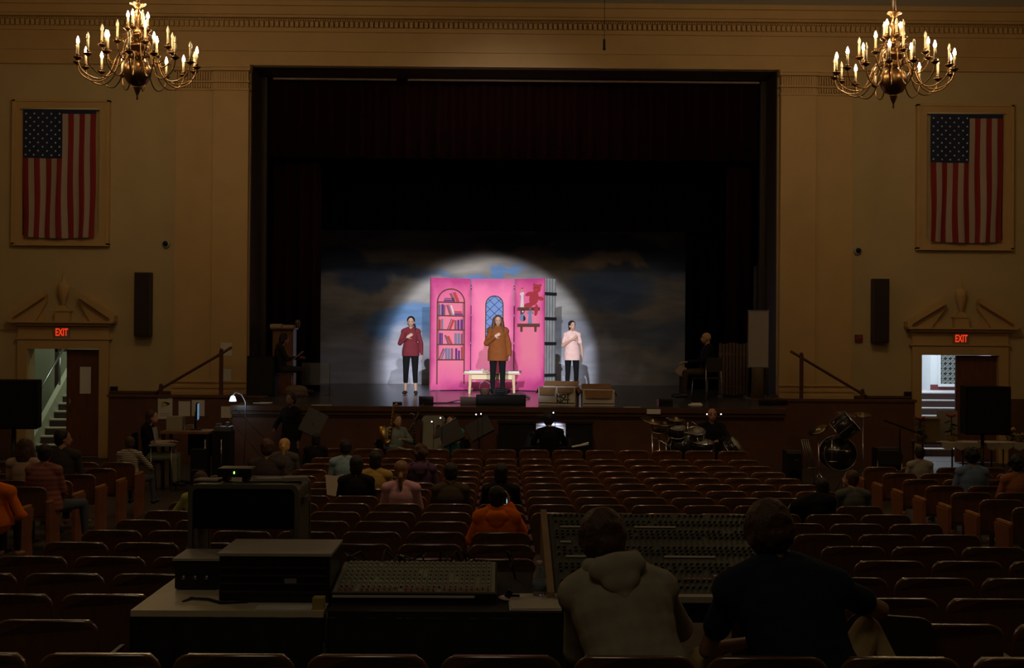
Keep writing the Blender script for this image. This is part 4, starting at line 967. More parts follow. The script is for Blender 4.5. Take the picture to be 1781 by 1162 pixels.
# small mixing console
def console(t, w, d, rise, nch, rows, face, knobm, thick=.07, fader=True, wood=None):
    ang = math.atan2(rise, d); L = math.hypot(rise, d); M = Matrix.Translation((0, 0, thick)) @ Matrix.Rotation(ang, 4, 'X')
    m = MB(); m.prism([(0, 0), (d, 0), (d, thick + rise), (0, thick)], -w / 2, w / 2, 0, 'x'); m.build('body', BLACKP, t)
    m = MB(); m.box((0, L / 2, .004), (w - .02, L - .01, .008), 0, M.to_3x3().to_4x4()); 
    c = M @ Vector((0, L / 2, .004)); m = MB(); m.box(tuple(c), (w - .02, L - .02, .008), 0, M.to_3x3().to_4x4()); m.build('control_surface', face, t)
    cw = (w - .06) / nch
    for ri, (f, r_, h_, mi) in enumerate(rows):
        m = MB()
        for c_ in range(nch):
            if random.random() < .06: continue
            p = M @ Vector((-w / 2 + .03 + cw * (c_ + .5), L * f, .008))
            if mi == 'f': m.box(tuple(M @ Vector((-w / 2 + .03 + cw * (c_ + .5), L * f + random.uniform(-.3, .3) * .04, .016))), (cw * .45, .016, .016), 0, M.to_3x3().to_4x4())
            else: m.lathe([(r_, 0), (r_ * .8, h_)], 6, tuple(p), 0, M.to_3x3().to_4x4())
        o = m.build('fader_row' if mi == 'f' else 'knob_row', knobm[ri % len(knobm)], t); o['kind'] = 'stuff'
    m = MB()
    for c_ in range(nch + 1):
        p = M @ Vector((-w / 2 + .03 + cw * c_, L / 2, .009)); m.box(tuple(p), (.0018, L * .94, .002), 0, M.to_3x3().to_4x4())
    m.build('channel_lines', mat('channel_line', (.05, .05, .05), .6), t)
    return M, L
a = P(575, 1034, 6.10); b_ = P(864, 1034, 6.10); w = b_.x - a.x; bk = PZ(979, 6.62) - TT
t = thing('mixing_console', 'small pale mixing console with rows of knobs at the middle of the sound desk', 'mixing console', ((a.x + b_.x) / 2, 6.10, TT))
GK = mat('knob_green', (.28, .30, .20), .5); RK = mat('knob_red', (.45, .14, .10), .5); WK = mat('knob_pale', (.5, .48, .42), .5); DK = mat('knob_dark', (.02, .02, .02), .4)
th = max(.05, a.z - TT)
M, L = console(t, w, .52, bk - th, 28, [(.06, .006, .01, 'f'), (.14, .007, .01, 'k'), (.28, .007, .012, 'k'), (.40, .007, .012, 'k'), (.52, .007, .012, 'k'), (.64, .007, .012, 'k'), (.78, .007, .012, 'k'), (.90, .007, .014, 'k')], mat('console_grey', (.24, .25, .20), .5), [RK, DK, WK, GK, GK, GK, WK, WK], th)
m = MB(); m.box((-.05, -.004, th - .012), (w - .12, .012, .010)); m.build('front_strip', mat('strip_pale', (.7, .62, .58), .5), t)
# cables and plugs standing along the back edge
rng = random.Random(5)
for i in range(11):
    m = MB(); x = rng.uniform(-.4, .5); m.tube([(0, 0, 0), (rng.uniform(-.02, .02), .02, .05), (rng.uniform(-.05, .05), .06, .05 + rng.random() * .03), (rng.uniform(-.1, .1), .14, .0), (rng.uniform(-.12, .12), .16, -.15)], .006, 5)
    o = m.build('plug_cable', BLACKP, t); o.location = (x, .49, bk - .02)
# plate, paper, bottle
q = P(890, 1026, 6.22); m = MB(); m.lathe([(.004, .004), (.018, .004), (.066, .006), (.068, .010), (.066, .012), (.02, .009), (.004, .009)], 28)
solo('compact_disc', m, mat('disc_pale', (.55, .52, .38), .35), 'pale round disc lying right of the small console', 'disc', loc=(q.x, 6.22, TT))
m = MB(); m.box((0, 0, .02), (.03, .012, .04), 0, Matrix.Rotation(.5, 4, 'Y')); m.box((.03, .0, .012), (.05, .012, .012)); solo('adapter_plug', m, BLACKP, 'small black plug lying on the pale disc', 'plug', loc=(q.x - .015, 6.20, TT + .012))
a = P(886, 1066, 5.96); b_ = P(972, 1038, 6.35); m = MB()
m.prism([(0, 0), (.255, .0), (.25, .39), (-.005, .38)], 0, .004, 0, 'z'); m.prism([(.01, .01), (.25, .02), (.24, .38), (.0, .36)], .005, .009, 0, 'z')
solo('open_notebook', m, mat('notebook_paper', (.52, .47, .42), .9), 'large cream sheet of paper at the right corner of the dark table', 'paper', loc=(a.x, 5.95, TT + .002))
q = P(938, 1030, 6.30); t = thing('water_bottle', 'clear plastic water bottle standing beside the hooded technician', 'bottle', (q.x, 6.28, TT))
GL = mat('clear_plastic', (.75, .8, .85), .08, trans=.85)
m = MB(); m.lathe([(.028, 0), (.034, .008), (.034, .05), (.031, .055), (.034, .06), (.034, .11), (.030, .125), (.016, .155), (.013, .165)], 18); m.build('bottle_body', GL, t)
m = MB(); m.lathe([(.0345, .035), (.0345, .09)], 18); m.build('bottle_label', mat('label_blue', (.16, .20, .28), .6), t)
m = MB(); m.lathe([(.015, .165), (.015, .185)], 14); m.build('cap', mat('cap_white', (.5, .5, .5), .5), t)
# the big console
Yf = 6.25; a = P(984, 1036, Yf); w = 1.22; fz = gz(6.8); zf = a.z; zb = PZ(893, 7.35)
t = thing('large_mixing_console', 'large wood-ended mixing console with many knob rows in front of the two technicians', 'mixing console', (.28 + w / 2, Yf, TT - .12))
d = 1.08; z0 = TT - .12; th = zf - z0
DKR = [(f, .0085, .014, 'k') for f in (.07, .14, .25, .29, .33, .45, .49, .53, .66, .70, .74, .83, .87, .955)]
M, L = console(t, w, d, zb - zf, 36, DKR, mat('console_green', (.045, .047, .037), .6), [DK], th)
for s_ in (-1, 1):
    m = MB(); m.prism([(-.04, -.02), (d + .02, -.02), (d + .02, zb - z0 + .025), (-.04, th + .025)], s_ * (w / 2 + .02) - .018, s_ * (w / 2 + .02) + .018, 0, 'x'); m.build('end_cheek', mat('cheek_wood', (.30, .19, .10), .5, var=.1), t)
m = MB()
for f, x0, x1 in ((.975, .02, .10), (.975, 1.09, 1.18), (.80, .07, .22), (.80, .50, .74), (.60, .06, .12), (.42, .08, .30), (.42, .62, .90), (.20, .85, .98)):
    c = M @ Vector((-w / 2 + (x0 + x1) / 2, L * f, .012)); m.box(tuple(c), (x1 - x0, .022, .003), 0, M.to_3x3().to_4x4())
m.build('scribble_strip', mat('strip_white', (.42, .41, .36), .7), t)
m = MB(); c = M @ Vector((.0, .02, .012)); m.box((-.20, -.03, th - .005), (w - .40, .07, .03)); m.build('arm_rest', mat('armrest_pale', (.40, .36, .30), .6), t)
m = MB()
for c_ in range(14):
    p = M @ Vector((.1 + c_ * .028, L * .16, .012)); m.box(tuple(p), (.014, .012, .01), 0, M.to_3x3().to_4x4())
o = m.build('button_row', RK, t); o['kind'] = 'stuff'
for sx in (-1, 1): m = MB(); m.box((sx * (w / 2 - .1), d / 2, (fz - z0) / 2), (.06, d * .8, z0 - fz)); m.build('stand_leg', BLACK, t)
# technicians
sp = dict(pel=(.05, -.10, .54), neck=(-.06, .13, 1.01), head=(-.10, .24, 1.13), shR=(.13, .12, .94), shL=(-.21, .10, .92), elR=(.24, .30, .74), elL=(-.20, .22, .66), wrR=(.16, .60, .80), wrL=(-.10, .50, .76), knR=(.2, .44, .5), knL=(-.10, .44, .5), hipR=(.14, 0, .5), hipL=(-.04, 0, .5))
gy = gz(5.2)
person('person', 'technician in a grey hooded sweatshirt, seen from behind at the sound desk', (PX(1092, 5.35), 5.16, gy + .02), 0, 'sit', 1.04, sp, top=cmat('grey_fleece', (.36, .33, .26), var=.12, bump=.3), pants=mat('jeans_dark', (.02, .02, .03), .9), shoe=BLACKP, hair='brown', style='short', vox=.008, hoodie=True, hk=1.06, tuft=True, wide=1.2, loose=.02, hem=.10, skin=SKIN2)
sp = dict(pel=(.08, -.08, .52), neck=(-.02, .10, 1.03), head=(-.06, .17, 1.17), shR=(.20, .08, .95), shL=(-.22, .09, .94), elR=(.44, .24, .83), elL=(-.30, .22, .66), wrR=(.33, .42, .80), wrL=(-.10, .36, .66), knR=(.40, .30, .73), knL=(-.30, .36, .58), hipR=(.19, .02, .54), hipL=(-.02, 0, .5), anR=(.56, .20, .42), anL=(-.3, .4, .09), toeR=(.60, .34, .37), toeL=(-.34, .54, .035))
person('person', 'technician in a dark navy T-shirt and khaki trousers, seen from behind at the sound desk', (PX(1358, 5.35), 5.14, gy + .03), 0, 'sit', 1.04, sp, top=cmat('navy_cotton', (.014, .021, .042), var=.12), sleeve=.30, pants=cmat('khaki', (.50, .38, .20)), shoe=BLACKP, hair='brown', style='short', vox=.008, hk=1.09, tuft=True, wide=1.25, loose=.02, hem=.06, skin=SKIN2)
# chairs the technicians sit on
CHM = mat('chair_dark', (.02, .018, .016), .5)
def stack_chair(name, label, loc, rz, fab=CHM, fr=BLACKP, group=None, sh=.44, bh=.86):
    t = thing(name, label, 'chair', loc, rz, group)
    m = MB(); m.box((0, 0, sh), (.42, .40, .04)); m.build('seat', fab, t, bevel=.012)
    m = MB(); o = [(x, z) for x, z in rr(.40, bh - sh - .12, .07, 0, sh + .12)]; m.prism(o, -.22, -.195, 0, 'y'); m.build('backrest', fab, t)
    for sx in (-1, 1):
        for sy, zt_ in ((-1, bh - .1), (1, sh - .01)):
            m = MB(); m.tube([(sx * .21, sy * .23, 0), (sx * .19, sy * .19, zt_)], .012, 8); m.build('leg', fr, t)
    return t
stack_chair('desk_chair', 'dark chair under the technician in the grey hooded sweatshirt', (PX(1085, 5.1), 5.12, gy), 0, group='chairs at the sound desk', bh=.6)
stack_chair('desk_chair', 'dark chair under the technician in the navy T-shirt', (PX(1372, 5.1), 5.12, gy), 0, group='chairs at the sound desk', bh=.6)
q = P(1553, 1070, 5.9); stack_chair('desk_chair', 'empty dark round-backed chair right of the navy-shirted technician', (q.x, 5.95, gz(5.9)), -.3, group='chairs at the sound desk', bh=.84)
# ================================================================ audience
OCC = set()
def T(n, c): return cmat(n, c)
DJ = mat('jeans_blue', (.06, .08, .12), .9); DT = mat('trousers_dark', (.015, .015, .018), .9)
AUD = [  # px, head top py, row, X override, label, top name, colour, sleeve, hair, style, extra
 (46, 768, 12, 'long-haired girl in a cream top in the left block', 'cream_top', (.45, .33, .26), .35, 'brown', 'long', {}),
 (104, 778, 11, 'man in a red plaid shirt and jeans by the left aisle', 'plaid_red', (.22, .06, .045), 1, 'dark', 'short', dict(wide=1.25, legs=True, pants=DJ, ov=dict(knR=(.36, .36, .50), anR=(.38, .40, .09), toeR=(.42, .54, .035)))),
 (112, 752, 13, 'dark-haired man looking right in the left block', 'grey_dark', (.05, .045, .045), 1, 'dark', 'short', dict(look=(1.2, 0))),
 (228, 770, 15, 'person in a striped long-sleeved top at the left aisle', 'striped', (.42, .38, .33), 1, 'brown', 'short', dict(wide=1.0, legs=True, pants=DJ, ov=dict(elR=(.34, .12, .72), wrR=(.28, .36, .66), knR=(.3, .36, .5), anR=(.33, .38, .09), toeR=(.36, .52, .035)))),
 (-6, 862, 9, 'person in a bright orange jacket at the left edge', 'orange_jacket', (.95, .21, .01), 1, 'brown', 'short', dict(wide=1.2, loose=.03, ov=dict(head=(-.16, .05, 1.12), neck=(-.08, 0, 1.0), shR=(.2, -.02, .93), elR=(.34, -.02, .64), wrR=(.3, .2, .6)))),
 (352, 838, 8, 'person in a yellow-green top beside the rack case', 'lime_top', (.48, .50, .16), 1, 'brown', 'short', dict(wide=1.2, ov=dict(elL=(-.36, .0, .72)))),
 (467, 766, 12, 'person in a charcoal jacket beside the blonde girl', 'charcoal', (.055, .045, .045), 1, 'brown', 'short', dict(wide=1.15)),
 (496, 762, 14, 'blonde girl with a ponytail leaning to her left', 'grey_top', (.09, .085, .09), 1, 'blonde', 'pony', dict(ov=dict(head=(.0, .05, 1.13)))),
 (551, 768, 16, 'person with dark hair in black, between the blonde and the blue shirt', 'black_top', (.012, .012, .014), 1, 'dark', 'mid', {}),
 (603, 767, 13, 'dark-haired person in a light blue shirt', 'light_blue', (.26, .40, .50), .4, 'dark', 'short', {}),
 (622, 794, 10, 'person in black holding a white booklet', 'black_tee', (.008, .008, .01), 1, 'dark', 'mid', dict(wide=1.1)),
 (655, 786, 11, 'dark-haired person in a mustard top', 'mustard', (.40, .28, .08), 1, 'dark', 'mid', {}),
 (700, 803, 9, 'child with a sandy ponytail in a pink shirt', 'pink_top', (.62, .36, .42), .5, 'sandy', 'lowpony', {}),
 (733, 776, 12, 'curly-haired person in a dusky purple hooded top', 'purple_top', (.10, .055, .11), 1, 'brown', 'curly', dict(hoodie=True)),
 (786, 806, 9, 'short-haired man in an olive brown shirt', 'olive', (.075, .055, .03), 1, 'dark', 'short', dict(wide=1.2)),
 (873, 806, 9, 'dark-haired person in black, just in front of the orange hoodie', 'black_sweat', (.008, .008, .01), 1, 'dark', 'mid', {}),
 (866, 846, 6, 'person in a bright orange hooded sweatshirt holding up a phone', 'orange_hoodie', (.95, .20, .008), 1, 'dark', 'short', dict(hoodie=True, wide=1.22, loose=.02, vox=.008, ov=dict(elR=(.27, .10, .80), wrR=(.13, .16, 1.08), elL=(-.27, .04, .72)), handdir={'R': ((-.1, .1, 1), (1, 0, 0), .6), 'L': ((.3, 1, 0), (0, 0, 1), .4)})),
 (1418, 834, 8, 'slumped person in a black hooded jacket writing', 'black_hood', (.006, .006, .008), 1, 'dark', 'mid', dict(wide=1.2, loose=.03, ov=dict(head=(.12, .12, 1.12), neck=(.06, .05, .99), shL=(-.2, .02, .9), elL=(-.34, .12, .72)))),
 (1484, 818, 9, 'short-haired man in a grey T-shirt looking left', 'grey_tee', (.10, .11, .10), .4, 'brown', 'short', dict(look=(-.9, .1), ov=dict(head=(-.02, .04, 1.16)))),
 (1600, 778, 14, 'dark-haired person in a pale grey shirt in the right block', 'pale_grey', (.32, .31, .26), .45, 'dark', 'short', {}),
 (1690, 775, 12, 'person with thick dark hair in a blue shirt in the right block', 'blue_shirt', (.14, .22, .38), .5, 'dark', 'curly', dict(wide=1.15)),
 (1768, 788, 11, 'curly-haired person in a rust top at the right edge', 'rust_top', (.35, .13, .06), 1, 'dark', 'curly', {}),
]
for (px, py, k, label, tn, tc_, sl, hr, st, ex) in AUD:
    Y = ROWY[k] + .24; X = PX(px, Y); g = gz(Y)
    sc = (PZ(py, Y) - g - .45) / .88; sc = min(1.12, max(.80, sc)); zo = .45 - .405 * sc; ex = dict(ex)
    if X < -4.2 and X > -5.42: X = -5.42 if k != 9 else X
    vox = ex.pop('vox', .012)
    person('person', label, (X, Y, g + zo), 0, 'sit', sc, top=T(tn, tc_), sleeve=sl, hair=hr, style=st, vox=vox, pants=ex.pop('pants', DT), hem=.06, skin=SKIN2, shoe=(BLACKP if ex.get('legs') else None), **ex)
    if -3.45 < X < 4.0: OCC.add(('c', k, int((X + 3.45) / .532)))
    elif X < -5: OCC.add((-1, k, max(0, int((-X - 5.3) / .532))))
    elif X > 5: OCC.add((1, k, max(0, int((X - 5.3) / .532))))
# plaid pattern and stripes
def pattern(name, cols, scale, axis='z'):
    m = MATS[name]; nt = m.node_tree; b = nt.nodes['Principled BSDF']
    w = nt.nodes.new('ShaderNodeTexWave'); w.wave_type = 'BANDS'; w.bands_direction = axis.upper(); w.inputs['Scale'].default_value = scale
    tc = nt.nodes.new('ShaderNodeTexCoord'); nt.links.new(tc.outputs['Object'], w.inputs[0])
    cr = nt.nodes.new('ShaderNodeValToRGB'); cr.color_ramp.interpolation = 'CONSTANT'; cr.color_ramp.elements[0].color = (*cols[0], 1); cr.color_ramp.elements[1].color = (*cols[1], 1); cr.color_ramp.elements[1].position = .5
    nt.links.new(w.outputs[0], cr.inputs[0]); nt.links.new(cr.outputs[0], b.inputs['Base Color'])
pattern('striped', ((.70, .64, .55), (.08, .07, .07)), 9.0)
pattern('plaid_red', ((.36, .13, .10), (.22, .09, .08)), 5.0)
# phone, booklet, pen
Y = ROWY[6] + .42; q = P(885, 878, Y); t = thing('phone', 'mobile phone held up beside the head of the orange hoodie wearer', 'phone', tuple(q), -.5)
m = MB(); m.box((0, 0, 0), (.012, .07, .14)); m.build('case', BLACKP, t, bevel=.003)
m = MB(); m.box((-.007, 0, .0), (.002, .06, .125)); m.box((0, -.036, 0.0), (.008, .002, .10)); m.build('screen', mat('phone_screen', (.2, .3, .3), .3, emit=(.35, .8, .9), estr=.8), t)
Y = ROWY[10] + .5; q = P(584, 845, Y); m = MB(); m.prism([(-.10, -.1), (0, -.12), (0, .11), (-.12, .13)], -.002, .002); m.prism([(0, -.12), (.07, -.10), (.09, .13), (0, .11)], -.002, .002)
solo('booklet', m, mat('booklet_cream', (.70, .62, .50), .9), 'open cream booklet held beside the person in black', 'booklet', loc=tuple(q), rz=.2)
Y = ROWY[8] + .3; q = P(1372, 884, Y); m = MB(); m.prism([(-.05, -.05), (-.02, -.07), (.06, .06), (.04, .075)], -.002, .002)
solo('paper_slip', m, PAPER, 'white slip of paper held by the slumped person in black', 'paper', loc=tuple(q), rz=.2)
# ================================================================ in front of the stage
def music_stand(px, py, Y, w, h, label, rz=0.0, tilt=-.35, bz=None, lean=0.0):
    c = P(px, py, Y); t = thing('music_stand', label, 'music stand', (c.x, Y, 0), rz)
    M = Matrix.Translation((0, 0, c.z)) @ Matrix.Rotation(lean, 4, 'Y') @ Matrix.Rotation(tilt, 4, 'X')
    m = MB(); m.box(tuple(M @ Vector((0, 0, 0))), (w, .012, h), 0, M.to_3x3().to_4x4()); m.box(tuple(M @ Vector((0, .03, -h / 2))), (w, .06, .01), 0, M.to_3x3().to_4x4()); m.build('desk', BLACKP, t)
    m = MB(); m.tube([(0, -.02, c.z), (0, 0, c.z - .1), (0, 0, .15)], .012, 8); m.build('pole', BLACKP, t)
    for k in range(3):
        a = k * 2 * PI / 3 + .4; m = MB(); m.tube([(0, 0, .22), (.2 * math.cos(a), .2 * math.sin(a), .08), (.25 * math.cos(a), .25 * math.sin(a), .01)], .01, 6); m.build('leg', BLACKP, t)
    return t, c, M
# posters on the left parapet
PO = mat('poster_paper', (.62, .60, .56), .9)
POST = [(274, 690, 299, 729, 'white poster with a yellow map at the left on the parapet'), (310, 698, 330, 724, 'blank white sheet taped on the parapet right of the map poster'), (333, 696, 355, 724, 'white sheet with curled corner on the parapet behind the monitor'), (384, 707, 402, 727, 'small grey-white sheet on the parapet under the blue desk lamp')]
for x0, y0, x1, y1, lb in POST:
    a = P(x0, y0, YP - .035); b_ = P(x1, y1, YP - .035); t = thing('poster', lb, 'poster', ((a.x + b_.x) / 2, YP - .002, (a.z + b_.z) / 2), 0, 'papers on the left parapet'); w, h = b_.x - a.x, a.z - b_.z
    m = MB(); m.box((0, -.002, 0), (w, .003, h)); m.build('sheet', PO, t)
    if x0 == 274:
        m = MB(); m.prism([(-w * .3, 0), (-.02, .02), (.1, .1), (w * .3, .06), (w * .1, .14), (-w * .25, .12)], -.006, -.004); m.build('map_print', mat('map_yellow', (.50, .42, .10), .9), t)
        m = MB()
        for z in (-.12, -.16): m.box((0, -.005, z), (w * .75, .002, .008))
        m.box((-w * .1, -.005, h * .42), (w * .6, .002, .02)); m.build('printed_lines', mat('print_grey', (.2, .2, .2), .9), t)
q = P(1137, 716, YE - .06); m = MB(); m.box((0, 0, 0), (.24, .008, .085)); solo('sign_card', m, PAPER, 'small white card taped to the stage lip right of the cardboard boxes', 'card', loc=(q.x, YE - .055, q.z))
for x0, y0, x1, y1, s_ in ((384, 596, 403, 619, 'upper white paper taped on the left pilaster beside the rail post'), (386, 642, 402, 665, 'lower white paper taped on the left pilaster beside the rail post')):
    a = P(x0, y0, YW - .16); b_ = P(x1, y1, YW - .16); m = MB(); m.box((0, 0, 0), (b_.x - a.x, .004, a.z - b_.z)); solo('notice', m, PO, s_, 'paper', loc=((a.x + b_.x) / 2, YW - .163, (a.z + b_.z) / 2))
# desk with seated worker, left
Y = 20.9
x0, x1 = PX(288, Y), PX(372, Y); zt = PZ(752, Y)
t = thing('work_desk', 'wooden desk with clutter at the foot of the stage stairs, left', 'desk', ((x0 + x1) / 2, Y, 0))
w = x1 - x0; m = MB(); m.box((0, 0, zt - .02), (w, .6, .04)); m.build('table_top', mat('desk_wood', (.25, .13, .06), .45, var=.1), t)
for sx in (-1, 1):
    for sy in (-1, 1): m = MB(); m.box((sx * (w / 2 - .04), sy * .25, (zt - .04) / 2), (.05, .05, zt - .04)); m.build('leg', BLACKP, t)
m = MB(); m.box((w * .2, .28, zt - .25), (w * .6, .02, .4)); m.build('modesty_panel', BLACKP, t)
q = P(307, 738, Y + .2); m = MB(); m.box((0, 0, .11), (.27, .2, .22)); m.box((0, 0, .225), (.25, .18, .01)); solo('paper_tray', m, mat('tray_cream', (.42, .40, .30), .8), 'cream box of papers on the desk below the posters', 'box', loc=(q.x, Y + .15, zt))
m = MB(); m.box((0, 0, .03), (.14, .2, .06)); m.box((0, 0, .075), (.12, .16, .03)); solo('notebook_stack', m, mat('stack_brown', (.22, .15, .09), .8), 'short stack of brown notebooks beside the monitor stand', 'notebooks', loc=(PX(330, Y), Y + .1, zt))
q = P(343, 716, Y + .1); t = thing('computer_monitor', 'thin monitor seen edge-on with a pale blue glow above the desk', 'monitor', (q.x, Y + .1, zt), 1.74)
m = MB(); m.box((0, 0, q.z - zt), (.38, .03, .30)); m.build('case', BLACKP, t, bevel=.006)
m = MB(); m.box((0, -.017, q.z - zt), (.35, .004, .27)); m.build('screen', mat('screen_blue', (.1, .2, .3), .3, emit=(.25, .5, .9), estr=.35), t)
m = MB(); m.box((0, .02, .01), (.22, .18, .02)); m.tube([(0, .03, .02), (0, .02, q.z - zt)], .02, 8); m.build('stand', BLACKP, t)
q = P(405, 693, 21.2); t = thing('desk_lamp', 'gooseneck lamp with a glowing blue-white shade at the left stage edge', 'lamp', (q.x, 21.2, 0))
m = MB(); m.lathe([(.062, -.05), (.055, -.02), (.038, .03), (.02, .045), (.01, .05)], 20, (0, 0, q.z)); m.build('shade', mat('lamp_glass', (.7, .85, 1), .4, emit=(.55, .78, 1.0), estr=2.2), t)
m = MB(); m.tube([(0, 0, q.z + .06), (.05, 0, q.z + .11), (.15, 0, q.z + .07), (.22, .0, q.z - .06), (.22, 0, .9), (.18, 0, .0)], .01, 8); m.lathe([(.11, 0), (.11, .02), (.03, .04)], 16, (.18, 0, 0)); m.build('gooseneck', STEEL, t)
light('desk_lamp_light', 'POINT', (q.x, 21.15, q.z - .12), 1.6, (.6, .8, 1.0), .05)
# black equipment stacks and boom stand
t = thing('equipment_rack', 'tall black equipment stack with chrome top beside the desk', 'equipment rack', (PX(390, 20.8), 20.8, 0)); w = .30
m = MB(); m.box((0, 0, .50), (w, .4, 1.0)); m.build('cabinet', BLACKP, t, bevel=.01)
m = MB(); m.box((0, 0, 1.03), (w * .9, .3, .06)); m.box((-.08, 0, 1.08), (.08, .1, .06)); m.box((.07, .02, 1.09), (.05, .1, .08)); m.build('top_gear', STEEL, t)
for s_ in (-1, 1): m = MB(); m.tube([(s_ * w * .45 - .12, -.22, .3), (s_ * w * .45 - .12, -.22, .85)], .012, 6); m.build('rack_handle', CHROME, t)
t = thing('keyboard_case', 'black flight case under the desk lamp', 'case', (PX(352, 20.6), 20.55, 0)); m = MB(); m.box((0, 0, .36), (.26, .35, .70)); m.build('body', BLACKP, t, bevel=.01); m = MB(); m.box((0, -.178, .36), (.22, .01, .02)); m.build('latch', STEEL, t)
t = thing('boom_stand', 'thin microphone boom stand crossing diagonally beside the equipment stack', 'microphone stand', (PX(432, 20.2), 20.2, 0))
m = MB(); m.tube([tuple(P(398, 727, 20.2) - Vector(t.location)), tuple(P(455, 795, 20.2) - Vector(t.location))], .009, 6); m.build('boom', mat('boom_grey', (.12, .11, .1), .4, .5), t)
m = MB(); m.tube([tuple(P(410, 712, 20.3) - Vector(t.location)), tuple(P(460, 762, 20.3) - Vector(t.location))], .007, 6); m.build('boom_arm', MATS['boom_grey'], t)
m = MB(); m.tube([(0, 0, 0), (0, 0, .55)], .012, 6); m.lathe([(.14, 0), (.14, .02), (.02, .03)], 16); m.build('stand', BLACKP, t)
# worker
t = stack_chair('office_chair', 'dark chair of the person working at the desk', (PX(256, 20.7), 20.7, 0), -PI / 2, group=None, sh=.45, bh=.95)
person('person', 'person in a black T-shirt working at the desk, seated in profile facing right', (PX(262, 20.7), 20.7, .06), -PI / 2, 'sit', 1.0, dict(elR=(.2, .1, .74), wrR=(.14, .36, .76), elL=(-.2, .1, .74), wrL=(-.14, .36, .76), head=(0, .04, 1.15)),
       top=T('black_tee2', (.01, .01, .012)), sleeve=.4, pants=cmat('sage_trousers', (.26, .29, .22)), shoe=BLACKP, hair='brown', style='mid', vox=.012, skin=SKIN)
q = P(279, 748, 20.6); t = thing('laptop', 'open silver laptop beside the person at the desk', 'laptop', (q.x - .02, 20.55, PZ(775, 20.5)))
m = MB(); m.box((.12, 0, .0), (.30, .24, .015)); m.build('keyboard_base', mat('laptop_silver', (.55, .56, .58), .4, .3), t)
m = MB(); m.box((-.04, 0, .14), (.012, .24, .26), 0, Matrix.Rotation(-.2, 4, 'Y')); m.build('screen', MATS['laptop_silver'], t)
t = thing('side_table', 'small pale low table under the open laptop', 'side table', (q.x + .08, 20.5, 0)); zt_ = PZ(775, 20.5) - .012
m = MB(); m.box((0, 0, zt_ - .012), (.40, .32, .024)); m.build('table_top', mat('side_table_pale', (.28, .30, .32), .6), t)
for sx in (-1, 1):
    for sy in (-1, 1): m = MB(); m.tube([(sx * .17, sy * .13, 0), (sx * .17, sy * .13, zt_ - .02)], .012, 6); m.build('leg', STEEL, t)
# people with instruments
t = stack_chair('folding_chair', 'chair under the saxophone player', (PX(682, 20.9), 20.9, 0), -2.0, sh=.45, bh=.85)
person('person', 'saxophone player in a pale blue-green shirt seated before the stage', (PX(690, 20.85), 20.85, .06), -2.6, 'sit', .96, dict(elR=(.25, .12, .72), wrR=(.08, .26, .70), elL=(-.24, .14, .78), wrL=(.0, .28, .84), head=(0, .05, 1.15)),
       top=T('pale_teal', (.20, .27, .26)), sleeve=1, pants=DJ, shoe=BLACKP, hair='brown', style='mid', vox=.012)
GOLD = mat('instrument_gold', (.65, .42, .10), .3, 1.0)
q = P(683, 750, 20.55); t = thing('saxophone', 'gold saxophone held by the player in pale blue-green', 'saxophone', tuple(q))
m = MB(); m.tube([(.10, 0, .42), (.06, 0, .46), (.02, 0, .42), (-.02, 0, .1), (-.05, 0, -.14)], .012, 8, r1=.03); m.build('body', GOLD, t)
m = MB(); m.tube([(-.05, 0, -.14), (-.07, 0, -.2), (-.12, 0, -.2), (-.15, 0, -.12), (-.18, 0, .08)], .03, 10, r1=.06); m.build('bell', GOLD, t)
m = MB()
for i in range(7): m.lathe([(.014, 0), (.014, .012)], 8, (.0 - i * .008, -.03, .3 - i * .06), 0, Matrix.Rotation(PI / 2, 4, 'X'))
m.build('keys', GOLD, t)
t = thing('clarinet', 'black and silver clarinet standing on its peg beside the saxophone player', 'clarinet', (PX(722, 20.5), 20.5, 0)); zc0 = PZ(775, 20.5); zc1 = PZ(722, 20.5)
m = MB(); m.tube([(0, 0, zc0), (0, 0, zc1 - .05)], .02, 8, r1=.014); m.lathe([(.04, zc0 - .08), (.022, zc0)], 12); m.build('body', BLACKP, t)
m = MB(); m.tube([(0, 0, zc1 - .05), (-.01, 0, zc1), (-.06, 0, zc1 + .02), (-.1, 0, zc1 - .01)], .012, 6)
for i in range(8): m.box((.004, -.02, zc0 + .05 + i * .05), (.02, .012, .02))
m.build('silver_keys', CHROME, t)
m = MB(); m.tube([(0, 0, .0), (0, 0, zc0)], .01, 6); m.lathe([(.13, 0), (.13, .01), (.015, .04)], 12); m.build('peg_stand', BLACKP, t)
stack_chair('folding_chair', 'chair under the flute player', (PX(790, 20.9), 20.95, 0), 2.2, sh=.45, bh=.85)
person('person', 'flute player in a teal top seated before the stage', (PX(786, 20.9), 20.9, .05), 2.85, 'sit', .96, dict(elR=(.28, .10, .88), wrR=(.2, .2, 1.03), elL=(-.18, .2, .80), wrL=(.02, .2, 1.0), head=(0, .03, 1.15)),
       top=T('teal_top', (.05, .26, .28)), sleeve=.4, pants=DT, shoe=BLACKP, hair='dark', style='mid', vox=.012)
a = P(772, 740, 20.6); b_ = P(793, 727, 20.6); m = MB(); m.tube([(0, 0, 0), tuple((b_ - a) * 1.0)], .011, 8)
for i in range(6): v = (b_ - a) * (.15 + .12 * i); m.lathe([(.013, 0), (.013, .008)], 8, (v.x, -.014, v.z), 0, Matrix.Rotation(PI / 2, 4, 'X'))
solo('flute', m, CHROME, 'silver flute held up by the player in teal', 'flute', loc=tuple(a))
q = P(753, 737, 21.2); stack_chair('plastic_chair', 'pale plastic chair with a rounded back left of the flute player', (q.x, 21.2, 0), PI, fab=mat('plastic_pale', (.30, .31, .26), .6), sh=.5, bh=PZ(725, 21.2))
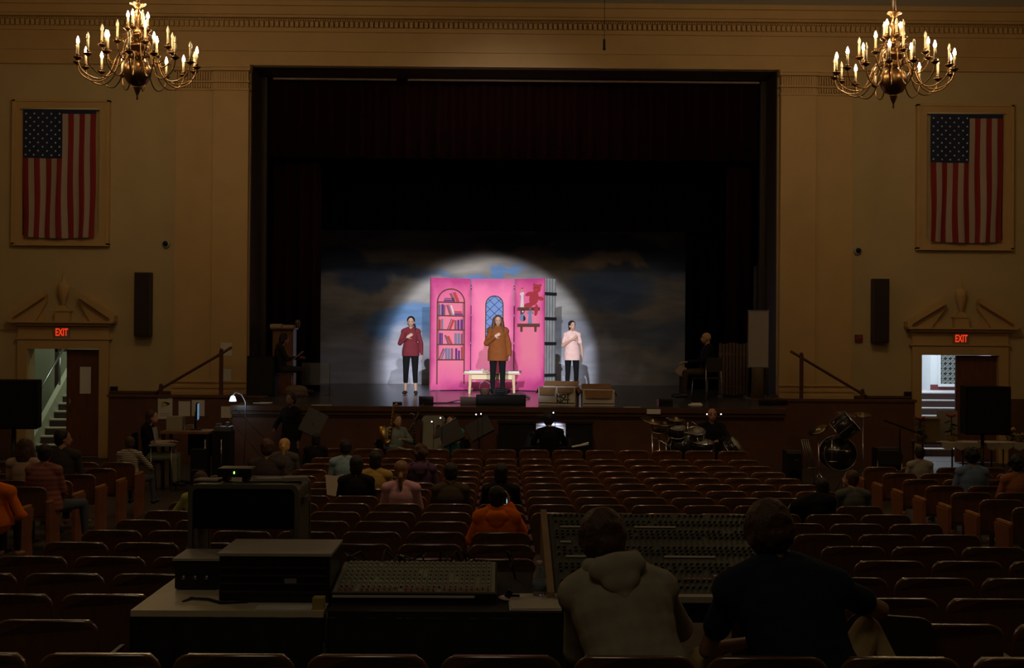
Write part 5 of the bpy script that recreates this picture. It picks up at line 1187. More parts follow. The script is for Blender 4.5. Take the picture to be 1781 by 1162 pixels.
music_stand(783, 753, 20.3, .38, .34, 'black music stand in front of the flute player', 0, -.4, lean=-.45)
music_stand(834, 744, 20.6, .42, .30, 'black music stand right of the flute player', 0, -.4, lean=-.5)
music_stand(545, 735, 20.6, .36, .42, 'tall tilted music stand holding a pale folder, left of the saxophone player', 0, -.3, lean=.45)
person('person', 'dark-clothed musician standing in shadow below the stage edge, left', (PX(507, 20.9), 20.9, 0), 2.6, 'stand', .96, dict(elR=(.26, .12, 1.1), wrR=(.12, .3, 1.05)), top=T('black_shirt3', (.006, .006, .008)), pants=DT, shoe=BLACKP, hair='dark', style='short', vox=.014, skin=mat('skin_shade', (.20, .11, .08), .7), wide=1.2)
# upright piano, pianist, lit score
Yp = 20.95; x0, x1 = PX(868, Yp), PX(1032, Yp); w = x1 - x0; hz = PZ(737, Yp)
t = thing('upright_piano', 'black upright piano before the stage with the score lit', 'piano', ((x0 + x1) / 2, Yp, 0)); PB = mat('piano_black', (.006, .006, .007), .45)
m = MB(); m.box((0, .2, hz / 2), (w, .3, hz)); m.build('case', PB, t, bevel=.01)
m = MB(); m.box((0, .2, hz + .012), (w + .05, .36, .024)); m.build('top_lid', PB, t)
m = MB(); m.box((0, -.05, .67), (w, .34, .06)); m.box((0, -.20, .72), (w, .03, .05)); m.build('key_bed', PB, t)
m = MB(); m.box((0, -.12, .715), (w - .12, .14, .02)); m.build('white_keys', mat('ivory', (.60, .55, .45), .35), t)
m = MB()
for i in range(50):
    if i % 7 in (2, 6): continue
    m.box((-w / 2 + .08 + (w - .16) * i / 50, -.09, .73), (.012, .085, .014))
m.build('black_keys', BLACKP, t).__setitem__('kind', 'stuff')
for sx in (-1, 1): m = MB(); m.box((sx * (w / 2 - .03), -.17, .33), (.06, .06, .64)); m.build('leg', PB, t)
a = P(932, 736, Yp - .04); b_ = P(984, 766, Yp - .04); m = MB(); m.box((((a.x + b_.x) / 2) - t.location.x, -.0, (a.z + b_.z) / 2 - .02), (b_.x - a.x + .1, .03, .05)); m.build('music_desk', PB, t)
cx = (a.x + b_.x) / 2; sw = (b_.x - a.x) / 2; m = MB()
SM = Matrix.Rotation(-.15, 4, 'X')
m.box((-sw / 2, 0, 0), (sw - .01, .006, a.z - b_.z), 0, SM); m.box((sw / 2, 0, 0), (sw - .01, .006, a.z - b_.z), 0, SM)
t = thing('sheet_music', 'lit blue-white open score on the piano', 'sheet music', (cx, Yp - .05, (a.z + b_.z) / 2)); m.build('pages', mat('score_paper', (.8, .8, .85), .9), t)
m = MB()
for s_ in (-1, 1):
    for i in range(7): m.box((s_ * sw / 2, -.012 + .0 * i, -.17 + .055 * i), (sw * .8, .002, .008), 0, SM)
m.build('printed_staves', mat('print_ink', (.15, .15, .2), .9), t).__setitem__('kind', 'stuff')
light('score_lamp', 'SPOT', (cx + .05, Yp - .40, hz + .17), 12, (.72, .78, 1.0), .05, (cx, Yp - .05, hz - .15), spot_size=1.1, spot_blend=.4)
m = MB(); m.tube([(0, 0, 0), (0, -.1, .18), (0, -.32, .20)], .008, 6); m.box((0, -.36, .20), (.10, .05, .02)); solo('music_lamp', m, BLACKP, 'small black lamp over the lit score on the piano', 'lamp', loc=(cx + .05, Yp + .05, hz + .024))
m = MB(); m.box((0, 0, .012), (.28, .2, .012), 0, Matrix.Rotation(-.18, 4, 'Y')); m.box((.05, .02, .03), (.2, .18, .006), 0, Matrix.Rotation(-.3, 4, 'Y')); solo('loose_music', m, PAPER, 'loose white pages lying at the right end of the keyboard', 'papers', loc=(PX(1010, 20.8), 20.78, .765))
t = thing('piano_bench', 'dark bench under the pianist', 'bench', (PX(957, 20.3), 20.3, 0)); m = MB(); m.box((0, 0, .46), (.75, .35, .06)); m.build('seat', PB, t)
for sx in (-1, 1):
    for sy in (-1, 1): m = MB(); m.box((sx * .33, sy * .13, .215), (.05, .05, .43)); m.build('leg', PB, t)
person('person', 'pianist in a black top seen from behind against the lit score', (PX(957, 20.3), 20.28, .07), 0, 'sit', 1.0, dict(elR=(.26, .12, .78), wrR=(.22, .42, .77), elL=(-.26, .12, .78), wrL=(-.22, .42, .77), head=(-.02, .06, 1.16)), top=T('black_top4', (.007, .006, .006)), pants=DT, shoe=BLACKP, hair='dark', style='short', vox=.012, wide=1.15, skin=SKIN2)
# drum kits
SHELL = mat('drum_shell', (.02, .02, .022), .25, coat=.5); HEADM = mat('drum_head', (.35, .34, .32), .6); CYM = mat('cymbal_bronze', (.30, .24, .16), .35, 1.0)
def drum(t, c, r, d, M, shell=SHELL, head=HEADM, name='drum'):
    m = MB(); m.lathe([(r, 0), (r, d)], 24, c, 0, M); o = m.build('shell', shell, t)
    m = MB(); m.lathe([(r * .98, d + .004), (.001, d + .006)], 24, c, 0, M); m.build('drum_head', head, o)
    m = MB()
    for z in (0, d):
        v = [Vector(c) + M @ Vector(((r + .008) * math.cos(2 * PI * k / 24), (r + .008) * math.sin(2 * PI * k / 24), z)) for k in range(25)]; m.tube(v, .009, 5, 0, False)
    for k in range(8):
        a_ = 2 * PI * k / 8; m.tube([Vector(c) + M @ Vector(((r + .012) * math.cos(a_), (r + .012) * math.sin(a_), z)) for z in (.01, d - .01)], .006, 5)
    m.build('hoop', CHROME, o)
def cymbal(t, c, r, tilt):
    M = Matrix.Rotation(tilt, 3, 'Y') @ Matrix.Rotation(.25, 3, 'X'); m = MB(); m.lathe([(r, 0), (r * .5, .012), (.04, .02), (.035, .035), (.005, .045)], 24, c, 0, M); o = m.build('cymbal', CYM, t)
    m = MB(); m.tube([c, (c[0] + .02, c[1], .35), (c[0] + .02, c[1], .3)], .010, 6)
    for k in range(3): a_ = k * 2.1; m.tube([(c[0] + .02, c[1], .35), (c[0] + .02 + .22 * math.cos(a_), c[1] + .22 * math.sin(a_), .01)], .009, 6)
    m.build('cymbal_stand', CHROME, t)
def L(px, py, Y, t): return tuple(P(px, py, Y) - Vector(t.location))
t = thing('drum_kit', 'drum kit with cymbals in front of the seated drummer', 'drum kit', (PX(1195, 20.5), 20.5, 0))
I3 = Matrix.Identity(3); RX = Matrix.Rotation(PI / 2, 3, 'X')
drum(t, L(1192, 779, 20.35, t), .24, .38, Matrix.Rotation(-PI / 2, 3, 'X'))
drum(t, L(1177, 757, 20.4, t), .13, .16, Matrix.Rotation(.4, 3, 'X')); drum(t, L(1210, 764, 20.5, t), .14, .16, Matrix.Rotation(.4, 3, 'X')); drum(t, L(1222, 781, 20.4, t), .18, .12, Matrix.Rotation(.15, 3, 'X'))
drum(t, L(1270, 783, 20.3, t), .17, .15, Matrix.Rotation(.9, 3, 'Y') @ Matrix.Rotation(.3, 3, 'X'))
for px, py, r, tl in ((1134, 733, .20, .3), (1158, 737, .17, -.1), (1146, 750, .18, .05), (1175, 729, .16, .1)): cymbal(t, L(px, py, 20.45, t), r, tl)
m = MB(); m.tube([L(1196, 735, 20.4, t), L(1196, 765, 20.4, t)], .012, 6); m.tube([L(1203, 733, 20.4, t), L(1213, 740, 20.4, t), L(1203, 748, 20.4, t)], .009, 6)
for px, py in ((1150, 768), (1165, 775), (1143, 763)): m.ell(L(px, py, 20.4, t), (.022, .022, .022), 8, 6)
m.tube([L(1135, 760, 20.4, t), L(1165, 776, 20.4, t), L(1190, 768, 20.4, t)], .010, 6); m.build('chrome_hardware', CHROME, t)
stack_chair('drum_stool', 'dark stool under the drummer', (PX(1240, 21.0), 21.0, 0), PI, sh=.5, bh=.7)
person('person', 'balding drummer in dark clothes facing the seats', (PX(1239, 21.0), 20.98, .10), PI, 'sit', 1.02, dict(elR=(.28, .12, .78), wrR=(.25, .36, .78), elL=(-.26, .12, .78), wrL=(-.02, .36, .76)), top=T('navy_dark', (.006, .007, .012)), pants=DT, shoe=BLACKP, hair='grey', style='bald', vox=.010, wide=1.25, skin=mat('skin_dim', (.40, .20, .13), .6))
LED = mat('led_white', (.8, .85, 1), .4, emit=(.8, .9, 1), estr=7)
def clip_light(px, py, Y, label):
    q = P(px, py, Y); t = thing('clip_light', label, 'clip light', tuple(q)); m = MB(); m.ell((0, 0, 0), (.010, .010, .010), 8, 6); m.build('bulb', LED, t)
    m = MB(); m.tube([(0, .012, 0), (.03, .03, -.05), (.02, .03, -q.z)], .005, 5); m.lathe([(.05, -q.z), (.05, -q.z + .01)], 10, (.02, .03, 0)); m.build('gooseneck', BLACKP, t)
for px, py, lb in ((828, 721, 'left of two tiny white lights right of the flute player'), (836.5, 720, 'right of two tiny white lights right of the flute player'), (962.5, 718, 'tiny white light above the piano'), (1229.5, 720.5, 'tiny white light left of the drummer'), (1254, 720.5, 'tiny white light right of the drummer'), (766, 727, 'tiny white light in front of the flute player'), (751, 733.5, 'tiny blue-white light beside the pale plastic chair')):
    clip_light(px, py, 20.15, lb)
# second kit and gear at the right
Yk = 20.6; t = thing('drum_set', 'unused drum set with a tilted tom at the right below the stage', 'drum kit', (PX(1450, Yk), Yk, 0))
drum(t, L(1456, 752, Yk, t), .20, .32, Matrix.Rotation(.85, 3, 'Y') @ Matrix.Rotation(.2, 3, 'X'))
drum(t, L(1462, 790, Yk, t), .27, .35, Matrix.Rotation(-PI / 2, 3, 'X'))
cymbal(t, L(1423, 748, Yk, t), .18, -.45); cymbal(t, L(1470, 722, Yk + .3, t), .18, .1); cymbal(t, L(1500, 722, Yk + .3, t), .16, .0)
m = MB(); m.tube([L(1447, 765, Yk - .3, t), L(1447, 808, Yk - .3, t)], .012, 6); m.tube([L(1441, 782, Yk - .3, t), L(1480, 785, Yk - .3, t)], .012, 6); m.tube([L(1441, 803, Yk - .3, t), L(1456, 803, Yk - .3, t)], .012, 6); m.ell(L(1473, 786, Yk - .3, t), (.03, .03, .03), 8, 6); m.build('chrome_hardware', CHROME, t)
for px, w_, h_, lb in ((1379, .26, .72, 'black amplifier cabinet with steel corners at the end of the stage front'), (1543, .40, .78, 'large black speaker cabinet right of the unused drum set')):
    t = thing('amplifier_cabinet', lb, 'amplifier', (PX(px, 20.7), 20.7, 0)); m = MB(); m.box((0, 0, h_ / 2), (w_, .36, h_)); m.build('cabinet', BLACKP, t, bevel=.012)
    m = MB(); m.box((0, -.184, h_ - .03), (w_, .01, .02)); m.box((0, -.184, .2), (w_ * .8, .01, .015)); m.box((.03, -.184, h_ * .8), (.06, .012, .02)); m.build('trim_strip', STEEL, t)
    m = MB(); m.lathe([(w_ * .28, 0), (w_ * .3, .01), (w_ * .33, .01)], 20, (0, -.18, h_ * .45), 0, Matrix.Rotation(PI / 2, 4, 'X')); m.build('speaker_cone', mat('cone_dark', (.03, .03, .03), .5), t)
t = thing('chrome_frame_rack', 'slanting silver chime rack leaning between the amplifiers', 'percussion rack', (PX(1405, 20.1), 20.1, 0))
m = MB(); o_ = t
for i in range(4): m = MB(); m.tube([L(1394 + i * 3.6, 765, 20.1, t), L(1406 + i * 4, 815, 20.1, t)], .010, 6); m.build('bar', mat('bar_grey', (.30, .29, .26), .4, .8), t)
m = MB(); m.tube([L(1392, 766, 20.1, t), L(1407, 765, 20.1, t)], .012, 6); m.tube([L(1404, 814, 20.1, t), L(1420, 814, 20.1, t)], .012, 6); m.tube([L(1405, 765, 20.12, t), (.25, .35, 0)], .01, 6); m.build('cross_bar', MATS['bar_grey'], t)
stack_chair('folding_chair', 'black chair with shiny side rails right of the unused drum set', (PX(1542, 20.0), 20.0, 0), 0, fr=CHROME, sh=.45, bh=.80)
music_stand(1565, 741, 20.4, .55, .02, 'low slanting stand tray left of the right doorway', 0, 0, lean=.35)
# loudspeakers
def pa(px0, px1, py0, py1, Y, label):
    a = P(px0, py0, Y); b_ = P(px1, py1, Y); t = thing('loudspeaker', label, 'loudspeaker', ((a.x + b_.x) / 2, Y, 0), 0, 'large black loudspeakers at the sides'); w = b_.x - a.x; h = a.z - b_.z; zc_ = (a.z + b_.z) / 2
    m = MB(); m.prism([(-w / 2, -.25), (w / 2, -.25), (w * .38, .25), (-w * .38, .25)], zc_ - h / 2, zc_ + h / 2, 0, 'z'); m.build('cabinet', BLACK, t, bevel=.02)
    m = MB(); m.box((0, -.256, zc_), (w - .06, .012, h - .06)); m.build('grille', mat('speaker_grille', (.006, .006, .006), .8), t)
    m = MB(); m.tube([(0, 0, zc_ - h / 2), (0, 0, .0)], .03, 8); m.build('pole', BLACKP, t)
    for k in range(3):
        an = k * 2 * PI / 3 + .5; m = MB(); m.tube([(0, 0, .5), (.4 * math.cos(an), .4 * math.sin(an), .02)], .018, 6); m.build('leg', BLACKP, t)
pa(-28, 75, 660, 745, 20.0, 'large black loudspeaker on a stand in front of the left doorway')
pa(1670, 1748, 671, 755, 20.0, 'large black loudspeaker on a stand in front of the right doorway')
# plant and paper table at the right
Yt = 21.3; x0, x1 = PX(1592, Yt), PX(1800, Yt); zt = PZ(768, Yt, 1690)
t = thing('display_table', 'long table with papers and poinsettias in front of the right doorway', 'table', ((x0 + x1) / 2, Yt, 0)); w = x1 - x0
m = MB(); m.box((0, 0, zt - .015), (w, .6, .03)); m.build('table_top', mat('table_dark', (.08, .05, .035), .5), t)
for sx in (-1, -.3, .4, 1):
    for sy in (-1, 1): m = MB(); m.tube([(sx * (w / 2 - .05), sy * .25, 0), (sx * (w / 2 - .05), sy * .25, zt - .03)], .015, 6); m.build('leg', BLACKP, t)
rng = random.Random(3)
PN = ['white sheet at the left end of the long table', 'white sheet in front of the poinsettia pot', 'pair of white pages under the right loudspeaker', 'cream page right of the loudspeaker pole', 'large curled white sheet near the right frame edge', 'white sheet at the right end of the long table']
for i, px in enumerate((1645, 1668, 1690, 1722, 1745, 1768)):
    m = MB(); m.box((0, 0, .006), (.26, .2, .004), 0, Matrix.Rotation(rng.uniform(-.5, .5), 4, 'Z') @ Matrix.Rotation(rng.uniform(.02, .1), 4, 'X')); m.v = [(x, y, max(z, .001)) for x, y, z in m.v]; m.prism([(-.10, .004), (.12, .004), (.14, -.06), (.02, -.13), (-.08, -.09)], -.172, -.168)
    solo('paper_sheet', m, mat('program_paper', (.55, .50, .44), .9), PN[i], 'paper', loc=(PX(px, Yt - .2), Yt - .14, zt), rz=rng.uniform(-.04, .04))
q = P(1648, 727, Yt + .15); m = MB(); m.box((0, 0, (q.z + .12 - zt) / 2), (.36, .02, q.z + .12 - zt)); m.box((0, .08, .01), (.3, .2, .02)); solo('display_board', m, mat('board_pale', (.36, .32, .27), .9), 'pale upright display board standing on the long table', 'display board', loc=(q.x, Yt + .18, zt))
q = P(1614, 738, Yt); m = MB(); m.box((0, 0, (q.z + .1 - zt) / 2), (.34, .3, q.z + .1 - zt)); m.box((0, 0, q.z + .1 - zt), (.37, .33, .02)); solo('cardboard_box', m, mat('carton_brown', (.22, .15, .06), .8), 'brown box at the left end of the long table', 'box', loc=(q.x, Yt + .05, zt))
def poinsettia(px, py, Y, z0, label, colr):
    q = P(px, py, Y); t = thing('poinsettia', label, 'potted plant', (q.x, Y, z0)); h = q.z - z0
    m = MB(); m.lathe([(.05, 0), (.075, .10), (.08, .11)], 14); m.build('pot', mat('pot_foil', (.35, .22, .05), .3, .6), t)
    m = MB(); m.tube([(0, 0, .09), (.0, 0, h)], .01, 6)
    for k in range(10):
        a_ = k * 2.4; zz_ = .12 + (h - .16) * (k % 5) / 5; m.ell((.07 * math.cos(a_), .07 * math.sin(a_), zz_), (.06, .035, .012), 8, 5, 0, Matrix.Rotation(a_, 3, 'Z') @ Matrix.Rotation(.4, 3, 'Y'))
    m.build('foliage', mat('leaf_green', (.02, .05, .02), .6), t)
    m = MB()
    for k in range(9):
        a_ = k * 2 * PI / 9; r_ = .05 + .03 * (k % 2); m.ell((r_ * math.cos(a_), r_ * math.sin(a_), h + .02 * (k % 2)), (.055, .022, .01), 8, 5, 0, Matrix.Rotation(a_, 3, 'Z') @ Matrix.Rotation(-.5, 3, 'Y'))
    m.build('bracts', colr, t)
BR_ = mat('bract_red', (.50, .06, .03), .6); BY = mat('bract_yellow', (.60, .38, .06), .6)
poinsettia(1601, 729, Yt - .1, zt, 'small potted plant with dull red leaves beside the left door jamb', BR_); poinsettia(1655, 724, Yt - .1, zt, 'red poinsettia standing before the pale display board', BR_)
poinsettia(1757, 748, Yt, zt, 'yellow-flowered pot right of the loudspeaker', BY); poinsettia(1773, 758, Yt - .15, zt, 'orange-yellow flower pot at the right frame edge', BY)
# ================================================================ props on the stage
def OS(px, Y): return (PX(px, Y), Y, ZS)
# table behind the middle girl
Y = 26.9; x0, x1 = PX(807, Y), PX(905, Y); zt = PZ(649, Y) - ZS
t = thing('wooden_table', 'low pale wooden table with books behind the girl in the rust jumper', 'table', ((x0 + x1) / 2, Y, ZS)); w = x1 - x0
m = MB(); m.box((0, 0, zt - .012), (w, .5, .025)); m.build('table_top', WOODL, t)
m = MB(); m.box((0, -.19, zt - .085), (w - .36, .02, .10)); m.build('apron_drawer', mat('drawer_pale', (.75, .58, .33), .5), t)
m = MB(); m.box((0, -.18, zt - .085), (w - .26, .015, .125)); m.build('apron_rail', mat('rail_brown', (.06, .03, .02), .6), t)
for sx in (-1, 1):
    for sy in (-1, 1): m = MB(); x = sx * (w / 2 - .15); m.prism([(x - .035, zt - .03), (x + .035, zt - .03), (x + .02 + sx * .02, 0), (x - .02 + sx * .02, 0)], sy * .18 - .03, sy * .18 + .03); m.build('leg', WOODL, t)
zt += ZS
def bookt(px0, px1, h, label, m1, dy=0, z=0, rz=0):
    a, b_ = PX(px0, Y), PX(px1, Y); w_ = b_ - a; t = thing('book', label, 'book', ((a + b_) / 2, Y - .05 + dy, zt + z), rz, 'books on the low table')
    m = MB(); m.box((0, .0, h / 2), (w_ - .01, .27, h - .008)); m.build('pages', PAPER, t); m = MB(); m.box((0, 0, .002), (w_, .28, .004)); m.box((0, 0, h - .002), (w_, .28, .004)); m.build('cover', m1, t)
bookt(817, 841, .055, 'thick white book on the left of the low table', PAPER, -.05)
bookt(808, 819, .045, 'dark book at the left end of the low table', mat('book_dark', (.05, .04, .05), .6))
bookt(876, 888, .05, 'grey-white book right of the girl on the low table', mat('book_grey', (.30, .30, .33), .6), -.05, 0, .3)
bookt(887, 906, .05, 'dark book at the right end of the low table', MATS['book_dark'], 0, 0, -.2)
m = MB(); q = [(0, 0), (.28, -.0), (.26, .03), (.17, .05), (.10, .09), (.04, .06)]; m.prism(q, -.08, .08); m.ell((.1, 0, .07), (.05, .05, .03), 8, 6); m.ell((.2, .02, .05), (.05, .05, .03), 8, 6)
solo('crumpled_cloth', m, mat('cloth_cream', (.65, .45, .40), .9), 'crumpled cream cloth on the low table behind the white book', 'cloth', loc=(PX(832, Y), Y + .12, zt))
# monitor wedge, pots, boxes at the stage edge
Y = 22.3; x0, x1 = PX(829, Y), PX(915, Y); h = PZ(687, Y) - ZS
t = thing('stage_monitor', 'long black stage monitor box at the front edge in the middle', 'stage monitor', ((x0 + x1) / 2, Y, ZS)); w = x1 - x0
m = MB(); m.prism([(-.2, 0), (.22, 0), (.22, h * .7), (.10, h), (-.2, h)], -w / 2, w / 2, 0, 'x'); m.build('cabinet', BLACK, t, bevel=.008)
m = MB(); m.box((0, -.205, h / 2), (w - .06, .012, h - .05)); m.build('grille', MATS['speaker_grille'], t)
zm = ZS + h
t = thing('plant_pot', 'brown bucket standing on the middle stage monitor', 'bucket', (PX(844, Y), Y, zm)); m = MB(); m.lathe([(.075, 0), (.10, .115), (.105, .12), (.095, .12), (.07, .01)], 18); m.build('bucket', mat('bucket_brown', (.09, .04, .025), .6), t)
m = MB(); m.tube([(-.10, 0, .11), (-.09, 0, .20), (.0, 0, .26), (.09, 0, .20), (.10, 0, .11)], .005, 5); m.build('bucket_handle', STEEL, t)
t = thing('dark_bag', 'flat black bag lying on the middle stage monitor', 'bag', (PX(871, Y), Y, zm)); m = MB(); m.ell((0, 0, .06), (.18, .13, .06), 16, 8); m.box((0, 0, .06), (.26, .2, .1)); m.build('bag', BLACK, t); m = MB(); m.tube([(-.1, -.1, .1), (-.06, -.12, .14), (.06, -.12, .14), (.1, -.1, .1)], .008, 5); m.build('strap', BLACK, t)
m = MB(); m.tube([(0, 0, .02), (.08, .02, .09), (.2, 0, .12), (.32, .03, .08), (.42, 0, .02)], .022, 8); m.tube([(.02, .1, .02), (.14, .1, .05), (.28, .1, .05), (.42, .08, .02)], .022, 8)
solo('rope_bundle', m, mat('rope_dark', (.06, .03, .03), .8), 'dark coiled cloth bundle right of the middle stage monitor', 'bundle', loc=(PX(886, 24.5), 24.5, ZS))
m = MB(); m.box((0, 0, .06), (.32, .25, .12)); m.box((0, 0, .125), (.34, .27, .012)); solo('wooden_crate', m, mat('crate_brown', (.07, .035, .02), .7), 'low brown crate at the left side of the middle stage monitor', 'crate', loc=(PX(817, 22.35), 22.35, ZS))
CARD = mat('cardboard', (.26, .145, .065), .8, var=.1); CARDP = mat('carton_pale', (.72, .68, .63), .8)
def carton(px0, px1, py_top, Y, label, split=None, words=None):
    x0, x1 = PX(px0, Y), PX(px1, Y); w = x1 - x0; h = (PZ(py_top, Y) - ZS); t = thing('cardboard_box', label, 'cardboard box', ((x0 + x1) / 2, Y, ZS), 0 if split is None else split)
    d = .45; bh = h * .93
    m = MB()
    for q in ((0, -d / 2, w, .012), (0, d / 2, w, .012)): m.box((q[0], q[1], bh / 2), (q[2], q[3], bh))
    for s_ in (-1, 1): m.box((s_ * w / 2, 0, bh / 2), (.012, d, bh))
    m.box((0, 0, .006), (w, d, .012)); m.build('carton', CARDP, t)
    m = MB(); m.box((0, -d / 2 - .007, h * .12), (w, .003, .016)); m.build('printed_band', PBLK, t)
    fx = w * .5 if words else w * .94
    for k_ in range(2 if words else 1):
        m = MB(); x_ = (-.25 + .5 * k_) * w if words else 0; L_ = .15 if not (words and k_) else .10
        m.prism([(-fx / 2 + .01, 0), (fx / 2 - .01, 0), (fx / 2 - .03, -L_), (-fx / 2 + .03, -L_)], -.004, .004, 0, 'y', Matrix.Translation((x_, -d / 2 - .008, bh)) @ Matrix.Rotation(-.30, 4, 'X')); m.build('flap', CARD, t)
    m = MB(); m.box((0, 0, .07), (w - .02, .008, .14), 0, Matrix.Translation((0, 0, 0)) @ Matrix.Rotation(-.9, 4, 'X')); m.v = [(x, y + d / 2 + .07, z + bh - .02) for x, y, z in m.v]; m.build('flap', CARD, t)
    for s_ in (-1, 1):
        m = MB(); m.prism([(-d / 2 + .02, 0), (d / 2 - .02, 0), (d / 2 - .05, -.13), (-d / 2 + .05, -.13)], -.004, .004, 0, 'x', Matrix.Translation((s_ * (w / 2 + .008), 0, bh)) @ Matrix.Rotation(-s_ * .5, 4, 'Y')); m.build('flap', CARD, t)
    if words:
        for i, wd_ in enumerate(words):
            text_mesh(wd_, .115, PBLK, t, Matrix.Translation((words_x, -d / 2 - .010, h * .46 - i * .095)) @ TXTM, depth=.001, bold=.004)
    return t
words_x = .12
carton(941, 1004, 670, 22.45, 'open brown-flapped carton with black letters at the stage edge', -.22, ('HOT', 'NCT'))
carton(1013, 1067, 675, 22.4, 'open brown-flapped carton at the stage edge, the right one of two')
for px, w_, h_, lb in ((742, .26, .15, 'small black box at the stage edge in front of the pink set'), (692, .17, .045, 'flat black pedal at the stage edge near the left girl'), (1157, .26, .13, 'small black box at the stage edge before the seated man')):
    t = thing('floor_box', lb, 'floor box', OS(px, 22.2), .1); m = MB(); m.box((0, 0, h_ / 2), (w_, .18, h_)); m.build('body', BLACKP, t, bevel=.01); m = MB(); m.tube([(-w_ * .2, -.092, h_ * .6), (w_ * .2, -.092, h_ * .6)], .006, 5); m.build('handle', BLACK, t)
m = MB(); m.tube([(0, 0, .01), (.1, -.05, .02), (.3, .03, .015), (.5, .10, .06), (.68, .05, .08), (.85, .03, .02)], .010, 6); m.tube([(0, .02, .01), (.15, .12, .012), (.4, .1, .012), (.6, -.05, .015), (.9, .1, .012)], .010, 6)
solo('cable', m, BLACKP, 'black cables snaking right from the small box on the lit stage floor', 'cable', loc=(PX(750, 22.5), 22.5, ZS))
m = MB(); m.tube([(0, 0, .02), (-.04, -.35, .0), (-.08, -.38, -.15), (-.22, -.40, -.4), (-.45, -.42, -.58)], .011, 6); solo('hanging_cable', m, mat('cable_grey', (.12, .11, .1), .6), 'grey cable drooping over the stage edge beside the small black box', 'cable', loc=(PX(738, 21.95), 21.93, ZS))
for px, w_, lb in ((560, .35, 'thin white strip on the stage edge at the left'), (1100, .3, 'pale paper lying on the stage edge right of the cartons')):
    m = MB(); m.box((0, 0, .004), (w_, .05, .006)); solo('paper_strip', m, PAPER, lb, 'paper', loc=OS(px, 21.75))
# left side: cabinet, lectern, seated reader, clear panel, cushion
Y = 25.2; x0, x1 = PX(434, Y), PX(482, Y); h = PZ(622, Y) - ZS
t = thing('black_cabinet', 'tall black speaker cabinet at the left end of the stage', 'cabinet', ((x0 + x1) / 2, Y, ZS)); m = MB(); m.box((0, 0, h / 2), (x1 - x0, .5, h)); m.build('cabinet', BLACK, t, bevel=.01)
m = MB(); m.box((0, -.256, h / 2), (x1 - x0 - .05, .012, h - .06)); m.build('grille', MATS['speaker_grille'], t)
Y = 26.6; x0, x1 = PX(474, Y), PX(516, Y); h = PZ(576, Y) - ZS; w = x1 - x0
t = thing('lectern', 'brown wooden lectern behind the seated reader at the left of the stage', 'lectern', ((x0 + x1) / 2, Y, ZS)); m = MB(); m.box((0, 0, h / 2), (w * .85, .4, h)); m.build('body', mat('lectern_wood', (.16, .07, .03), .4, var=.15), t)
m = MB(); m.box((0, -.02, h + .02), (w, .48, .035)); m.build('top', MATS['lectern_wood'], t)
for px, ww, hh, dz, lb in ((482, .25, .07, .04, 'thick cream papers on the left side of the lectern'), (503, .24, .05, .06, 'cream papers on the right side of the lectern')):
    m = MB(); m.box((0, 0, hh / 2), (ww, .25, hh)); m.box((.01, 0, hh + .006), (ww * .9, .2, .012)); solo('papers', m, mat('paper_cream', (.42, .32, .24), .9), lb, 'papers', loc=(PX(px, Y), Y - .05, ZS + h + .038))
m = MB(); m.lathe([(.05, 0), (.045, .05), (.06, .09), (.05, .16), (.03, .18)], 14); solo('vase', m, mat('vase_brown', (.09, .06, .045), .4), 'small brown vase at the right edge of the lectern top', 'vase', loc=(PX(518, Y - .05), Y - .1, ZS + h + .038))
Y = 25.3; cx = PX(488, Y)
t = stack_chair('school_chair', 'chair with pinkish metal legs under the seated reader at the stage left', (cx + .05, Y, ZS), -PI / 2 + .3, fr=mat('leg_pink', (.45, .20, .25), .3, .6), sh=.45, bh=.8)
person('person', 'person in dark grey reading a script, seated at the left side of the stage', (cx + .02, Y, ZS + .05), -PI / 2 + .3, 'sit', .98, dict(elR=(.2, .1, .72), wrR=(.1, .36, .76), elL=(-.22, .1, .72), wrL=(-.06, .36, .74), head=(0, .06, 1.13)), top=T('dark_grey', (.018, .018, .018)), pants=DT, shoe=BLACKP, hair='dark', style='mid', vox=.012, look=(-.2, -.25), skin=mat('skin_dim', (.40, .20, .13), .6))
m = MB(); q = P(518, 619, Y - .05); m.box((0, 0, 0), (.005, .20, .28), 0, Matrix.Rotation(.85, 4, 'Y')); m.box((.008, 0, .004), (.004, .19, .26), 0, Matrix.Rotation(.8, 4, 'Y')); solo('script', m, mat('script_paper', (.40, .36, .34), .9), 'white script held by the seated reader at stage left', 'script', loc=tuple(q))
a = P(525, 631, 25.6); b_ = P(575, 670, 25.6); t = thing('clear_panel', 'dim see-through plastic panel standing right of the seated reader', 'panel', ((a.x + b_.x) / 2, 25.6, ZS))
m = MB(); w = b_.x - a.x; m.box((0, 0, (a.z + b_.z) / 2 - ZS), (w, .01, a.z - b_.z)); m.build('sheet', mat('grey_acrylic', (.30, .31, .31), .3, alpha=.22), t)
m = MB(); m.tube([(w / 2 - .02, 0, a.z - ZS), (w / 2 - .02, 0, 0)], .010, 6); m.tube([(-w / 2 + .02, 0, a.z - ZS), (-w / 2 + .02, 0, 0)], .010, 6); m.lathe([(.12, 0), (.12, .015)], 14, (w / 2 - .02, 0, 0)); m.lathe([(.12, 0), (.12, .015)], 14, (-w / 2 + .02, 0, 0)); m.build('support', mat('support_grey', (.10, .10, .10), .4), t)
m = MB(); m.ell((0, 0, .12), (.24, .22, .12), 20, 10); m.lathe([(.22, .0), (.23, .06), (.22, .12)], 20); solo('floor_cushion', m, mat('cushion_tan', (.13, .09, .065), .9), 'round tan cushion on the stage floor beside the pink chair legs', 'cushion', loc=OS(516, 24.9))
